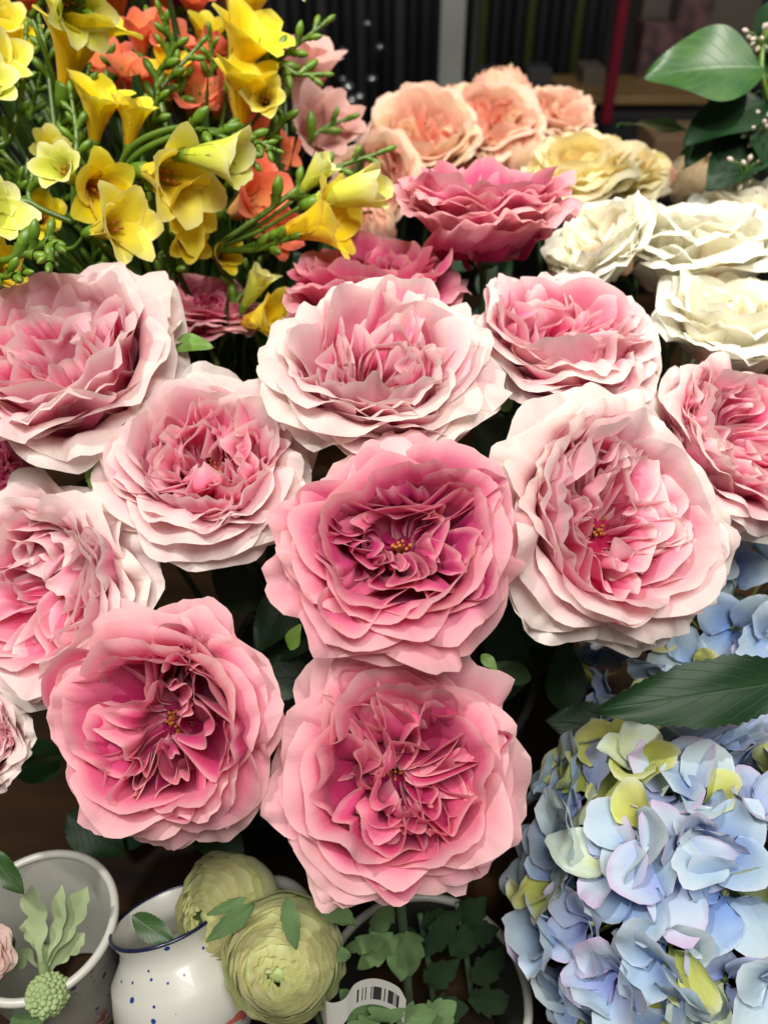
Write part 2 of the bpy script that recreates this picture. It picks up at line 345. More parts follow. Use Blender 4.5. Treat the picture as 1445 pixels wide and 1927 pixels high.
def rose(label, px, py, rpx, axis, depth, mat, seed, cat='rose', group=None, res=1.0, style='open', shift=0., leaves=(), spin=None,
         inner=1.0, cup=1.0, zs=1.0, anchor=None, stamens=True, nout=6, inner_mat=None, name='garden_rose', n_whorl=6, bowl=0.):
    r = np.random.RandomState(seed)
    loc = P(px, py, depth); ax = cdir(*axis); M = frame(ax, r.uniform(0, 6.28) if spin is None else spin)
    S = rpx*depth/FPX; hlift = .12 if mat.name == 'blush_cloth' else .03
    root = empty(name, loc, M); tag(root, label, cat, group)
    fld = smooth_field(seed+100)
    def emit(nm, V, v, e, uv, t, rnd, m, heart=0):
        Pn = V.reshape(-1, 3)
        Pn = Pn+.038*fld(Pn)+.03*fld(Pn*2.3+5)
        if heart: Pn = Pn+.075*fld(Pn*2.1+9)*[1, 1, .4]*smoothstep(-.4, -.1, Pn[:, 2])[:, None]
        Pn[:, 2] *= zs
        A = np.stack([t.ravel(), e.ravel(), np.full(t.size, rnd)], -1)
        return mesh(nm, Pn*S, quads(V.shape[0], V.shape[1]), m, A, uv.reshape(-1, 2), root)
    nu = int(37*res); nv = int(20*res)
    # outer cup, whorl by whorl, from the outside in
    W_ = [dict(n=nout, L=1.05, p=(-6, 16, 38, -20), hw=.84, t0=.42, t1=.60),
          dict(n=6, L=1.06, p=(-6, 20, 50, -28), hw=.82, t0=.34, t1=.62),
          dict(n=5, L=1.07, p=(-8, 24, 64, -20), hw=.80, t0=.30, t1=.60),
          dict(n=5, L=1.05, p=(-10, 27, 74, -4), hw=.76, t0=.24, t1=.60),
          dict(n=5, L=1.02, p=(-11, 28, 84, 18), hw=.70, t0=.20, t1=.58),
          dict(n=5, L=.99, p=(-12, 27, 88, 62), hw=.62, t0=.12, t1=.60)][:n_whorl]
    for k, w in enumerate(W_):
        th = r.uniform(0, 6.28)
        for i in range(w['n']):
            a = th+i*2*math.pi/w['n']+r.uniform(-.1, .1)
            p = [x*cup+bowl*(1-k/6)*(14, 24, 20, 8)[j]+r.uniform(-7, 7)*(j/3) for j, x in enumerate(w['p'])]
            V, v, e, uv = petal(r, a, p, w['L']*r.uniform(.96, 1.04), w['hw']*r.uniform(.9, 1.12), z0=-.45+.03*k, r0=.05,
                                nu=nu, nv=nv, ruf=(.062, .06, .052, .045, .04, .036)[k], side=r.uniform(-.10, .03), spiral=.04, rag=.025, kw=r.uniform(2.2, 4.4), tip=r.choice([0, 0, .01, .02]))
            rnd = r.uniform()
            t = w['t0']-.10+(w['t1']+.16)*smoothstep(.15, .98, v)+shift+(rnd-.5)*.2
            emit('petal', V, v, e, uv, t, rnd, mat)
    # the folded heart
    if inner > 0:
        nq = r.choice([4, 5]); th = r.uniform(0, 6.28); m2 = inner_mat or mat
        for q in range(nq):
            a = th+q*2*math.pi/nq+r.uniform(-.15, .15); dl = math.pi/nq
            nk = 3
            for k in range(nk):
                f = k/(nk-1); rt = .76*(1-.6*f)*r.uniform(.95, 1.04)
                V, v, e, uv = fold_petal(r, a+r.uniform(-.1, .1), rt, r.uniform(.08, .22), dl*(1.0-.5*f)*r.uniform(.9, 1.1), .19*inner-.10*f+r.uniform(-.05, .05), -.42,
                                         nt_=int(41*res), nv=int(15*res), ruf=.024, lip=r.uniform(-.03, .07), skew=r.uniform(-.3, .3), ph=r.uniform(0, 6))
                rnd = r.uniform(); t = -.05+.46*v**1.7+.34*v**6+shift*.6+(rnd-.5)*.3+hlift*(.4+1.2*r.uniform())*v
                emit('inner_petal', V, v, e, uv, t, rnd, m2, 1)
        for k in range(17):      # loose petals rolled across the quarters
            a = r.uniform(0, 6.28); rt = r.uniform(.26, .72)
            V, v, e, uv = fold_petal(r, a, rt, rt*r.uniform(.45, .9), r.uniform(.24, .44)/rt, .15*inner-.12*(.7-rt)+r.uniform(-.03, .04), -.42,
                                     nt_=int(39*res), nv=int(17*res), ruf=.034, lip=r.choice([-.10, -.06, .06, .09]), skew=r.uniform(-.3, .3), ph=r.uniform(0, 6))
            rnd = r.uniform(); t = -.02+.58*v**1.4+.14*v**6+shift*.6+(rnd-.5)*.3+hlift*(.3+1.4*r.uniform())*v
            emit('inner_petal', V, v, e, uv, t, rnd, m2, 1)
    if stamens:
        mb = MB()
        for k in range(26):
            a = r.uniform(0, 6.28); q = r.uniform(0, .07)
            b = np.array([q*math.cos(a), q*math.sin(a), -.38]); tp = b+np.array([math.cos(a)*.05, math.sin(a)*.05, r.uniform(.08, .17)])
            V, F, A, uv = tube_geo([b, (b+tp)/2+[0, 0, .03], tp], [.008, .006, .016], 6, 5); mb.add(V*S, F, A, uv)
        mb.build('stamen_cluster', MAT['stamen'], root)
    # calyx and stem
    inv = inv_of(loc, M)
    V, F, A, uv = lathe_geo([(.001, -.52), (.10, -.51), (.17, -.46), (.13, -.40), (.03, -.38)], 20); mesh('calyx', V*S*[1, 1, zs], F, MAT['stem'], A, uv, root)
    b0 = loc-ax*S*.5*zs; foot = np.array(anchor if anchor is not None else (loc[0]*.55, loc[1]*.35+.30, .06))
    pts = [b0, b0-ax*.03+np.array([0, 0, -.012]), (b0*.5+foot*.5)+np.array([0, .0, .0]), foot]
    V, F, A, uv = tube_geo(pts, [.0028, .0024, .0026], 26, 8); mesh('stem', inv(V), F, MAT['stem'], A, uv, root)
    for i, (lx, ly, ld, dr, ln, bright) in enumerate(leaves):
        mt = MAT['leaf_bright'] if bright else MAT['leaf']
        place_leaf(root, inv, P(lx, ly, ld), cdir(*dr), cdir(-.1, .5, .8), ln, ln*.6, mt, seed=seed+i)
    return root
# ------------------------------------------------------------------ the roses
G1 = 'blush and pink garden roses in the foreground'
rose('large deep pink garden rose in the very centre, its crowded heart darkest of all', 752, 1022, 232, (-.02, .36, .93), .400, MAT['rose_deep'], 11, group=G1, leaves=[(905, 1232, .44, (.5, -.4, .3), .011, 1)])
rose('pink garden rose at the bottom centre, directly below the deep pink central rose', 750, 1452, 252, (.03, .12, .99), .405, MAT['rose_pink'], 24, group=G1)
rose('warm pink garden rose turned to the left, in front of the white spotted jug', 306, 1370, 238, (-.30, .05, .95), .415, MAT['rose_pink'], 37, group=G1, shift=-.05, leaves=[(545, 1222, .44, (.2, .6, .3), .015, 1)])
rose('wide blush white rose facing upward, above the central deep pink rose', 716, 680, 228, (-.02, .62, .78), .450, MAT['rose_pale'], 41, group=G1, bowl=.3)
rose('blush rose with open golden heart facing right, above the dark serrated leaf', 1163, 972, 250, (.34, .22, .9), .430, MAT['rose_pale'], 53, group=G1, leaves=[(1010, 1170, .46, (.6, .1, .3), .013, 0)])
rose('blush rose with coral heart, left of the central rose and above the dark gap', 388, 862, 200, (.0, .42, .9), .455, MAT['rose_pale'], 65, group=G1, shift=-.06, leaves=[(195, 850, .47, (0, -1, .3), .03, 1)])
rose('blush rose at the upper left edge, just under the small yellow trumpet flower', 112, 676, 246, (-.05, .60, .79), .480, MAT['rose_pale'], 76, group=G1, bowl=.3, zs=1.1, shift=-.06, leaves=[(325, 648, .50, (1, .05, .3), .024, 1)])
rose('blush rose cut by the left edge, tilted to the left above the cut-off cream-pink bloom', 85, 1115, 212, (-.36, .12, .92), .455, MAT['rose_pale'], 82, group=G1)
rose('pink and blush rose facing up, between the top raspberry rose and the golden-hearted rose', 1062, 640, 192, (.05, .72, .69), .500, MAT['rose_pale'], 94, group=G1, bowl=.6, zs=1.05, shift=-.12, leaves=[(955, 775, .51, (-.2, .5, .4), .02, 1)])
rose('raspberry pink rose standing highest of the pink ones, seen from its side', 915, 395, 188, (0, .88, .47), .560, MAT['rose_back'], 103, group=G1, cup=1.0, zs=1.1, bowl=.75)
rose('raspberry pink rose half hidden behind the wide upward facing blush rose', 700, 520, 172, (-.05, .86, .5), .555, MAT['rose_back'], 115, group=G1, res=.8)
rose('pale pink rose cut by the right edge, below the lower cream rose', 1395, 835, 190, (.42, .35, .84), .490, MAT['rose_pale'], 127, group=G1, shift=-.08)
rose('small dusky pink rose in the gap behind the upper left blush rose', 392, 572, 98, (.2, .8, .6), .60, MAT['rose_back'], 139, group=G1, res=.7)
rose('dark crimson rose peeping out at the left edge between two blush roses', -10, 885, 80, (.2, .5, .8), .53, MAT['rose_back'], 142, group=G1, res=.7, shift=-.15)
rose('cream-pink rose cut off by the left edge beside the warm pink rose', -45, 1400, 105, (-.2, .3, .9), .46, MAT['rose_pale'], 151, group=G1, res=.8)
G2 = 'cream white roses on the right'
rose('lower cream rose at the right edge with a peach heart', 1385, 608, 172, (.05, .78, .62), .560, MAT['rose_white'], 160, group=G2, zs=1.1, bowl=.6, res=.8, name='cream_rose')
rose('large cream rose above the lower cream rose, tiers of white petals', 1305, 455, 172, (0, .84, .54), .620, MAT['rose_white'], 171, group=G2, zs=1.15, bowl=.6, res=.8, name='cream_rose')
rose('cream rose turned left beside the raspberry rose', 1125, 460, 120, (-.6, .5, .6), .600, MAT['rose_white'], 182, group=G2, zs=1.1, bowl=.6, res=.7, name='cream_rose')
rose('farthest cream rose, cut by the right edge', 1425, 385, 125, (.1, .8, .5), .74, MAT['rose_white'], 193, group=G2, res=.7, name='cream_rose')

# ------------------------------------------------------------------ ball flowers (ranunculus, peach roses)
def ball_flower(name, label, px, py, rpx, axis, depth, mat, seed, cat, group, n=34, top0=88, hole=16, shrink=.32, hwd=.95, ruf=.02, flat=1.0, res=1.0, foot=None, drop=(), warp=.05, tb=.2, lmin=.80):
    r = np.random.RandomState(seed); loc = P(px, py, depth); ax = cdir(*axis); M = frame(ax, r.uniform(0, 6)); S = rpx*depth/FPX
    root = empty(name, loc, M); tag(root, label, cat, group); fld = smooth_field(seed+7)
    nu, nv = int(25*res), int(16*res)
    for k in range(n):
        f = k/(n-1); th = k*2.399+r.uniform(-.25, .25)
        atop = math.radians(top0+(hole-top0)*f**.8)+r.uniform(-.05, .05)
        rho = 1-shrink*f
        u = np.linspace(-1, 1, nu)*np.ones((nv, 1)); s = np.linspace(0, 1, nv)[:, None]*np.ones((1, nu))
        l = lmin+(1-lmin)*np.clip(1-np.abs(u[0])**2.4, 0, 1)**.5+.012*sines(r, u[0]*3, 1.2, 3)
        v = s*l
        al = math.radians(165)+(atop-math.radians(165))*v
        hw = hwd*(1+.15*r.normal())*(.5+.5*smoothstep(0, .5, v))*(1+.5*f)
        a = th+u*hw
        rr = rho*(1+ruf*v**3*sines(r, u*3.1, 1.3, 3)+.055*v**5*(1-.5*f)+.012*u)
        V = np.stack([rr*np.sin(al)*np.cos(a), rr*np.sin(al)*np.sin(a), rr*np.cos(al)*flat], -1)
        Pn = V.reshape(-1, 3); Pn = Pn+warp*fld(Pn)+warp*.4*fld(Pn*2.5)
        e = np.maximum(s, np.abs(u)**3); rnd = r.uniform()
        t = tb+.55*v**1.5+.45*(1-f)*.4+(rnd-.5)*.3
        A = np.stack([t, e, np.full(t.shape, rnd)], -1)
        mesh('petal', Pn*S, quads(nv, nu), mat, A, np.stack([u*9, v*12], -1), root)
    V, F = bud_geo(.5*S, .46*S, 14, 12); V = V+[0, 0, (1-shrink-.53)*S*flat]; mesh('heart', V, F, mat, np.stack([np.full(len(V), tb+.1), np.zeros(len(V)), np.full(len(V), .2)], -1), None, root)
    inv = inv_of(loc, M)
    V, F, A, uv = lathe_geo([(.001, -.93), (.22, -.95), (.30, -.88), (.2, -.8)], 18); mesh('calyx', V*S, F, MAT['stem'], A, uv, root)
    b0 = loc-ax*S*.93*flat; ft = np.array(foot if foot is not None else (loc[0]*.7, loc[1]*.6+.25, .06))
    V, F, A, uv = tube_geo([b0, b0-ax*.02, (b0+ft)/2+[0, 0, .01], ft], [.0022, .002, .0022], 22, 8); mesh('stem', inv(V), F, MAT['stem'], A, uv, root)
    for i, (lx, ly, ld, dr, up, ln, wd) in enumerate(drop):
        place_leaf(root, inv, P(lx, ly, ld), cdir(*dr), cdir(*up), ln, wd, MAT['leaf_grey'], seed=seed+i, teeth=5, serr=.1)
    return root, inv
MAT['leaf_grey'] = leaf_mat('matt_leaf', (.07, .13, .05), (.11, .18, .07), (.15, .24, .10), rough=.8, spec=.2)
MAT['ranunc'] = petal_mat('pale_green_cloth', [(0, (.46, .62, .16)), (.35, (.66, .80, .34)), (.7, (.80, .88, .50)), (1, (.88, .88, .62))], (.50, .46, .14), .7, alt=(.80, .66, .46), alt_amt=.45, noise_amt=.12)
MAT['peach'] = petal_mat('peach_cloth', [(0, (.90, .30, .18)), (.4, (.93, .46, .32)), (.75, (.94, .64, .48)), (1, (.94, .76, .58))], (.88, .5, .42), .3, alt=(.80, .72, .36), alt_amt=.5)
MAT['butter'] = petal_mat('butter_yellow_cloth', [(0, (.97, .62, .18)), (.4, (.98, .82, .34)), (.75, (.98, .90, .48)), (1, (.98, .94, .66))], (.88, .78, .5), .3, alt=(.88, .55, .34), alt_amt=.3)
MAT['beige'] = petal_mat('beige_cloth', [(0, (.35, .2, .08)), (1, (.62, .50, .30))], (.6, .5, .3), .3)
foot3 = np.array([0.03, .20, .02])
GR = 'pale green ranunculus blooms below the roses'
ball_flower('ranunculus', 'pale green ranunculus facing the viewer, left of the barcode tag, front one of two', 535, 1800, 112, (-.06, .10, .99), .47, MAT['ranunc'], 5, 'ranunculus', GR, foot=(.0, .16, .02), n=46, hwd=.8, shrink=.30, hole=6, warp=.035, lmin=.91,
            drop=[(540, 1690, .435, (.2, -1, .3), (0, .2, 1), .026, .010), (480, 1700, .44, (-.75, -.55, .2), (0, .2, 1), .032, .010), (590, 1680, .45, (.9, -.7, .1), (.1, .2, 1), .03, .012), (650, 1810, .46, (-.1, .4, .2), (.1, .2, 1), .01, .008)])
ball_flower('ranunculus', 'pale green ranunculus turned left, tucked between the jug and the front ranunculus', 428, 1708, 98, (-.48, .18, .85), .50, MAT['ranunc'], 9, 'ranunculus', GR, foot=(-.02, .19, .02), n=46, hwd=.8, shrink=.30, hole=6, warp=.035, lmin=.91,
            drop=[(465, 1690, .445, (-.9, -.35, .1), (.1, .4, 1), .024, .006), (375, 1790, .48, (-.1, -.6, .1), (0, .3, 1), .017, .018)])
GP = 'blurred peach and yellow roses at the back'
for (lb, x, y, rp, ax, d, m, sd) in [
    ('coral peach rose at the far left of the blurred back row, above the raspberry rose', 795, 268, 84, (-.1, .5, .8), .82, 'peach', 1),
    ('round peach rose bud in the middle of the blurred back row', 930, 240, 72, (0, .45, .9), .85, 'peach', 2),
    ('topmost peach pink rose bud at the back', 938, 182, 56, (0, .8, .6), .92, 'peach', 3),
    ('peach pink rose bud at the right end of the peach row', 1045, 222, 58, (.2, .5, .8), .90, 'peach', 4),
    ('faded peach rose hanging low behind the green freesia buds', 712, 345, 72, (-.4, .1, .9), .78, 'peach', 6),
    ('small peach bud behind the cream roses, right of the yellow rose', 1232, 338, 36, (.1, .5, .8), .86, 'peach', 7),
    ('small peach rose squeezed between two larger peach roses', 860, 320, 62, (-.1, .5, .8), .84, 'peach', 8),
    ('small peach bud between the peach row and the butter yellow roses', 985, 285, 50, (.1, .5, .8), .84, 'peach', 21),
    ('tiny coral bud above the left peach rose', 850, 190, 34, (-.1, .8, .6), .90, 'peach', 22),
    ('lowest faded peach bud, left of the raspberry rose', 700, 425, 52, (-.3, .2, .9), .76, 'peach', 23),
    ('beige dried-looking rose behind the cream roses', 1310, 338, 58, (0, .5, .8), .95, 'beige', 12)]:
    if m == 'peach' and rp > 57:
        rose(lb, x, y, rp*1.5, ax, d, MAT[m], sd+240, 'rose', GP, res=.6, name='peach_rose', bowl=1.0, zs=1.15, stamens=False, anchor=(P(x, y, d)[0], .85, .05)); continue
    ball_flower('peach_rose' if m != 'beige' else 'beige_rose', lb, x, y, rp, ax, d, MAT[m], sd+40, 'rose', GP, n=24, top0=72, hole=10, shrink=.3, hwd=.65, ruf=.07, res=.7, foot=(P(x, y, d)[0], .85, .05), warp=.09)
rose('butter yellow rose blooming behind the cream roses', 1090, 318, 118, (-.2, .6, .7), .80, MAT['butter'], 210, group=GP, res=.7, name='yellow_rose', cup=1.3, anchor=(.15, .85, .05))
rose('butter yellow rose with ragged petals reaching right, next to the dark gap', 1170, 318, 98, (.2, .6, .7), .83, MAT['butter'], 213, group=GP, res=.7, name='yellow_rose', cup=1.2, anchor=(.2, .88, .05))

# ------------------------------------------------------------------ hydrangeas
MAT['hyd_blue'] = petal_mat('blue_cloth', [(0, (.15, .27, .60)), (.3, (.28, .41, .65)), (.6, (.40, .54, .66)), (1, (.50, .62, .64))], (.60, .60, .72), .45, trans=.22, alt=(.50, .62, .62), alt_amt=.6)
MAT['hyd_lilac'] = petal_mat('lilac_blue_cloth', [(0, (.20, .27, .58)), (.4, (.36, .44, .66)), (.8, (.48, .57, .67)), (1, (.54, .50, .66))], (.55, .36, .58), .5, trans=.22)
MAT['hyd_lime'] = petal_mat('lime_cloth', [(0, (.35, .42, .08)), (.4, (.58, .62, .14)), (.8, (.68, .70, .26)), (1, (.66, .72, .40))], (.60, .70, .6), .5, trans=.25, alt=(.55, .68, .70), alt_amt=.7)
def hydrangea(label, px, py, rpx, depth, axis, n, fr, seed, maxpol, foot, dull=0):
    r = np.random.RandomState(seed); loc = P(px, py, depth); M = frame(cdir(*axis)); R = rpx*depth/FPX
    root = empty('hydrangea', loc, M); tag(root, label, 'hydrangea', 'blue hydrangea heads at the lower right')
    cmax = math.cos(math.radians(maxpol))
    for k in range(n):
        z = 1-(1-cmax)*(k+.5)/n; q = math.sqrt(max(0, 1-z*z)); a = k*2.39996+r.uniform(-.2, .2)
        d = np.array([q*math.cos(a), q*math.sin(a), z]); d += r.normal(size=3)*.05; d /= np.linalg.norm(d)
        c = d*(R-fr*.55)*r.uniform(.92, 1.03); ax = d+r.normal(size=3)*.34; ax /= np.linalg.norm(ax); Mf = frame(ax, r.uniform(0, 6.28))
        V, F, A, uv = tube_geo([d*R*.45, c*.9, c-ax*fr*.12, c+ax*fr*.05], [.0012, .0008, .0012, .0018], 10, 6)
        fl = mesh('floret', V, F, MAT['stem'] if r.rand() < .5 else MAT['hyd_lime'], A, uv, root)
        kind = r.rand(); base_m = 'hyd_lime' if kind < .15 else ('hyd_lilac' if kind < .38 else 'hyd_blue')
        cupa = r.uniform(4, 50)
        for j in range(4):
            m = base_m
            if m != 'hyd_lime' and r.rand() < .10: m = 'hyd_lime'
            V, v, e, uv = petal(r, j*math.pi/2+r.uniform(-.12, .12), (cupa+15, cupa+10, cupa, cupa-r.uniform(0, 45)), 1.0*r.uniform(.85, 1.12), .60*r.uniform(.85, 1.1), r0=.05, z0=0, nu=15, nv=12,
                                ruf=.05, side=r.uniform(-.08, .12), spiral=.06, rag=.03, base=.25, shape=2.1, kw=2.2, tip=r.choice([0, .04, -.04]), minr=.3)
            Pn = V.reshape(-1, 3)*fr; Pn = Pn@Mf.T+c
            rnd = r.uniform(); t = .05+.85*v+(rnd-.5)*.4
            mesh('petal', Pn, quads(12, 15), MAT[m], np.stack([t, e, np.full(t.shape, rnd)], -1), uv*.4, fl)
    inv = inv_of(loc, M)
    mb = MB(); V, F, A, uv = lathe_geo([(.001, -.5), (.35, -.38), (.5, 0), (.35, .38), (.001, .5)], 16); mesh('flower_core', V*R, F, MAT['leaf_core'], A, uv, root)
    ft = np.array(foot); V, F, A, uv = tube_geo([loc-cdir(*axis)*R*.4, (loc*.6+ft*.4), ft], [.004, .004], 16, 8); mesh('stem', inv(V), F, MAT['stem'], A, uv, root)
    return root, inv
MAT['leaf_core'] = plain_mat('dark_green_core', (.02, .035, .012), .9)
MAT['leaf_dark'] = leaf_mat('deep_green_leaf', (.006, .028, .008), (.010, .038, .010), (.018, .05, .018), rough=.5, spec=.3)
h1, i1 = hydrangea('large blue and lime hydrangea head filling the lower right corner', 1300, 1668, 345, .500, (.0, .25, .97), 99, .0318, 6, 100, (.25, .30, .0))
h2, i2 = hydrangea('shaded grey blue hydrangea behind the serrated dark leaf', 1350, 1235, 265, .585, (-.05, .3, .95), 60, .028, 8, 100, (.30, .42, .0))
place_leaf(h1, i1, P(1520, 1275, .43), cdir(-1, -.13, .10), cdir(.05, .25, .95), .110, .034, MAT['leaf_dark'], seed=4, label='broad dark green serrated leaf', teeth=24, serr=.07, bend=.12)

# ------------------------------------------------------------------ freesias
Y3 = dict(noise_amt=.12, trans=.35, weave=False, rough=.5)
MAT['fr_yellow'] = petal_mat('yellow_cloth', [(0, (.90, .42, .003)), (.25, (.94, .62, .003)), (.7, (.95, .76, .006)), (1, (.95, .83, .03))], (.87, .8, .25), .3, **Y3)
MAT['fr_lemon'] = petal_mat('lemon_cloth', [(0, (.66, .66, .05)), (.3, (.90, .74, .02)), (.7, (.92, .80, .05)), (1, (.92, .86, .16))], (.86, .82, .5), .4, **Y3)
MAT['fr_lime'] = petal_mat('lime_yellow_cloth', [(0, (.40, .58, .03)), (.4, (.68, .74, .05)), (.8, (.82, .82, .14)), (1, (.86, .85, .32))], (.8, .8, .5), .5, **Y3)
MAT['fr_orange'] = petal_mat('orange_cloth', [(0, (.92, .68, .12)), (.4, (.93, .46, .14)), (.75, (.92, .25, .10)), (1, (.90, .15, .08))], (.85, .25, .2), .4, **Y3)
MAT['fr_peach'] = petal_mat('salmon_cloth', [(0, (.80, .50, .34)), (.5, (.78, .40, .33)), (1, (.80, .50, .44))], (.8, .55, .5), .3, **Y3)
MAT['fr_magenta'] = petal_mat('magenta_cloth', [(0, (.4, .02, .1)), (1, (.62, .05, .18))], (.6, .1, .2), .3, **Y3)
MAT['bud'] = plain_mat('wet_green_bud', (.15, .27, .012), .42, (.08, .17, .01), 120, spec=.6, trans=.12)
MAT['bud_lime'] = plain_mat('lime_bud', (.42, .46, .05), .35, (.25, .36, .04), 100, spec=.5, trans=.15)
MAT['fstem'] = plain_mat('freesia_stem', (.10, .18, .012), .35, (.055, .115, .01), 60, spec=.5)
MAT['blade'] = leaf_mat('blade_leaf', (.02, .05, .008), (.03, .08, .01), (.04, .09, .02))
def blossom(root, inv, px, py, d, direc, Lpx, mat, seed, opn=1.0):
    """funnel flower: base at the pixel, opening along direc"""
    r = np.random.RandomState(seed); b = P(px, py, d); ax = cdir(*direc); M = frame(ax, r.uniform(0, 6)); L = 1.22*Lpx*d/FPX
    V, F, A, uv = lathe_geo([(.02, -.10), (.065, -.06), (.085, .03), (.10, .16), (.085, .20), (.05, .1)], 14)
    bl = mesh('blossom', inv(V*L@M.T+b), F, MAT['bud'], A, uv, root)
    for k in range(6):
        inn = k % 2
        lip = (8 if not inn else 20)+r.uniform(-18, 22)
        V, v, e, uv = petal(r, k*math.pi/3+r.uniform(-.08, .08), (80+2*inn, 76+3*inn, 56+(1-opn)*28, lip+(1-opn)*60), 1.12*r.uniform(.92, 1.06), .40, r0=.05-.008*inn, z0=0, nu=15, nv=18,
                            ruf=.022, side=r.uniform(-.02, .05), spiral=.0, rag=.02, base=.26, shape=2.0, kw=2, tip=.03, minr=.05, fold=-.015)
        rnd = r.uniform(); t = .05+.9*v+(rnd-.5)*.2
        Pn = V.reshape(-1, 3)*L; 
        mesh('petal', inv(Pn@M.T+b), quads(18, 15), mat, np.stack([t, e, np.full(t.shape, rnd)], -1), uv*.5, bl)
    mb = MB()
    for k in range(4):
        a = k*1.6; V, F, A, uv = tube_geo([(0, 0, .15), (.04*math.cos(a), .04*math.sin(a), .45), (.07*math.cos(a), .07*math.sin(a), .66)], [.01, .012, .02], 8, 5); mb.add(inv(V*L@M.T+b), F, A, uv)
    mb.build('stamen', MAT['stamen'], bl)
    return bl
def add_bud(root, inv, base, ax, L, Wd, mat, tw=.5):
    M = frame(ax); V, F = bud_geo(L, Wd, tw=tw)
    o = mesh('bud', inv(V@M.T+base), F, mat, np.zeros((len(V), 3)), None, root)
    return o
def sprig(root, inv, pts, nb, size, seed, mat='bud', rad=.0019, start=.45, spread=.8):
    """green stalk with buds shrinking towards its tip, alternately left and right. pts: (px,py,depth)"""
    r = np.random.RandomState(seed); W3 = np.array([P(*p) for p in pts])
    V, F, A, uv = tube_geo(W3, [rad*1.2, rad, rad*.7], 26, 7); mesh('stalk', inv(V), F, MAT['fstem'], A, uv, root)
    C = spline(W3, 60)
    for i in range(nb):
        f = start+(1-start)*(i/(max(nb-1, 1))); j = min(int(f*59), 58); T = C[j+1]-C[j]; T /= np.linalg.norm(T)
        side = np.cross(T, -FWD); side /= np.linalg.norm(side)
        sg = 1 if i % 2 else -1
        ax = T*.75+side*sg*spread*r.uniform(.6, 1.1)+(-FWD)*r.uniform(-.1, .5); ax /= np.linalg.norm(ax)
        if i == nb-1: ax = T
        L = size*1.0*(1.15-.6*i/nb)*r.uniform(.85, 1.15)
        add_bud(root, inv, C[j]+ax*rad, ax, L, L*.42, MAT[mat], r.uniform(-1, 1))
        V, F, A, uv = tube_geo([C[j]-T*L*.1, C[j]+ax*L*.12, C[j]+ax*L*.38], [rad, L*.16, L*.225], 8, 8, cap=False)
        mesh('sepal', inv(V), F, MAT['fstem'], A, uv, root)
def spray(label, group, base, stalk=None, flowers=(), sprigs=(), blades=2, seed=0, name='freesia_spray', foot=None):
    """base: (px,py,d) of the top of the main stem"""
    r = np.random.RandomState(seed); loc = P(*base); ft = np.array(foot) if foot is not None else np.array([-.13+r.uniform(-.05, .05), .61+r.uniform(-.04, .06), .12])
    root = empty(name, ft); tag(root, label, 'freesia', group); inv = lambda W_: np.asarray(W_)-ft
    mid = (loc+ft)/2+np.array([r.uniform(-.02, .02), .01, .02])
    V, F, A, uv = tube_geo([ft, mid, loc], [.0026, .0022, .0017], 24, 8); mesh('stem', inv(V), F, MAT['fstem'], A, uv, root)
    for i, (x, y, d, dr, L, m, op) in enumerate(flowers):
        b = P(x, y, d)-cdir(*dr)*.06*L*d/FPX
        V, F, A, uv = tube_geo([loc, (loc+b)/2+np.array([0, 0, -.003]), b], [.0016, .0013], 12, 7); mesh('stalk', inv(V), F, MAT['fstem'], A, uv, root)
        blossom(root, inv, x, y, d, dr, L, MAT[m], seed*10+i, op)
    for i, (pts, nb, sz, st) in enumerate(sprigs):
        sprig(root, inv, [base]+list(pts) if pts[0] is not None else pts[1:], nb, sz, seed*7+i, start=st)
    for i in range(blades):
        a = r.uniform(0, 1); b = ft+(loc-ft)*r.uniform(.1, .45); tp = loc+np.array([r.uniform(-.07, .07), r.uniform(.0, .06), r.uniform(-.04, .03)])
        dv = tp-b; place_leaf(root, inv, b, dv, np.array([r.normal()*.6, -1, .6]), np.linalg.norm(dv)*1.1, .011, MAT['blade'], seed=seed+i, name='blade_leaf', serr=0, bend=r.uniform(-.1, .25), cup=.3)
    return root
GF = 'freesia sprays at the upper left'
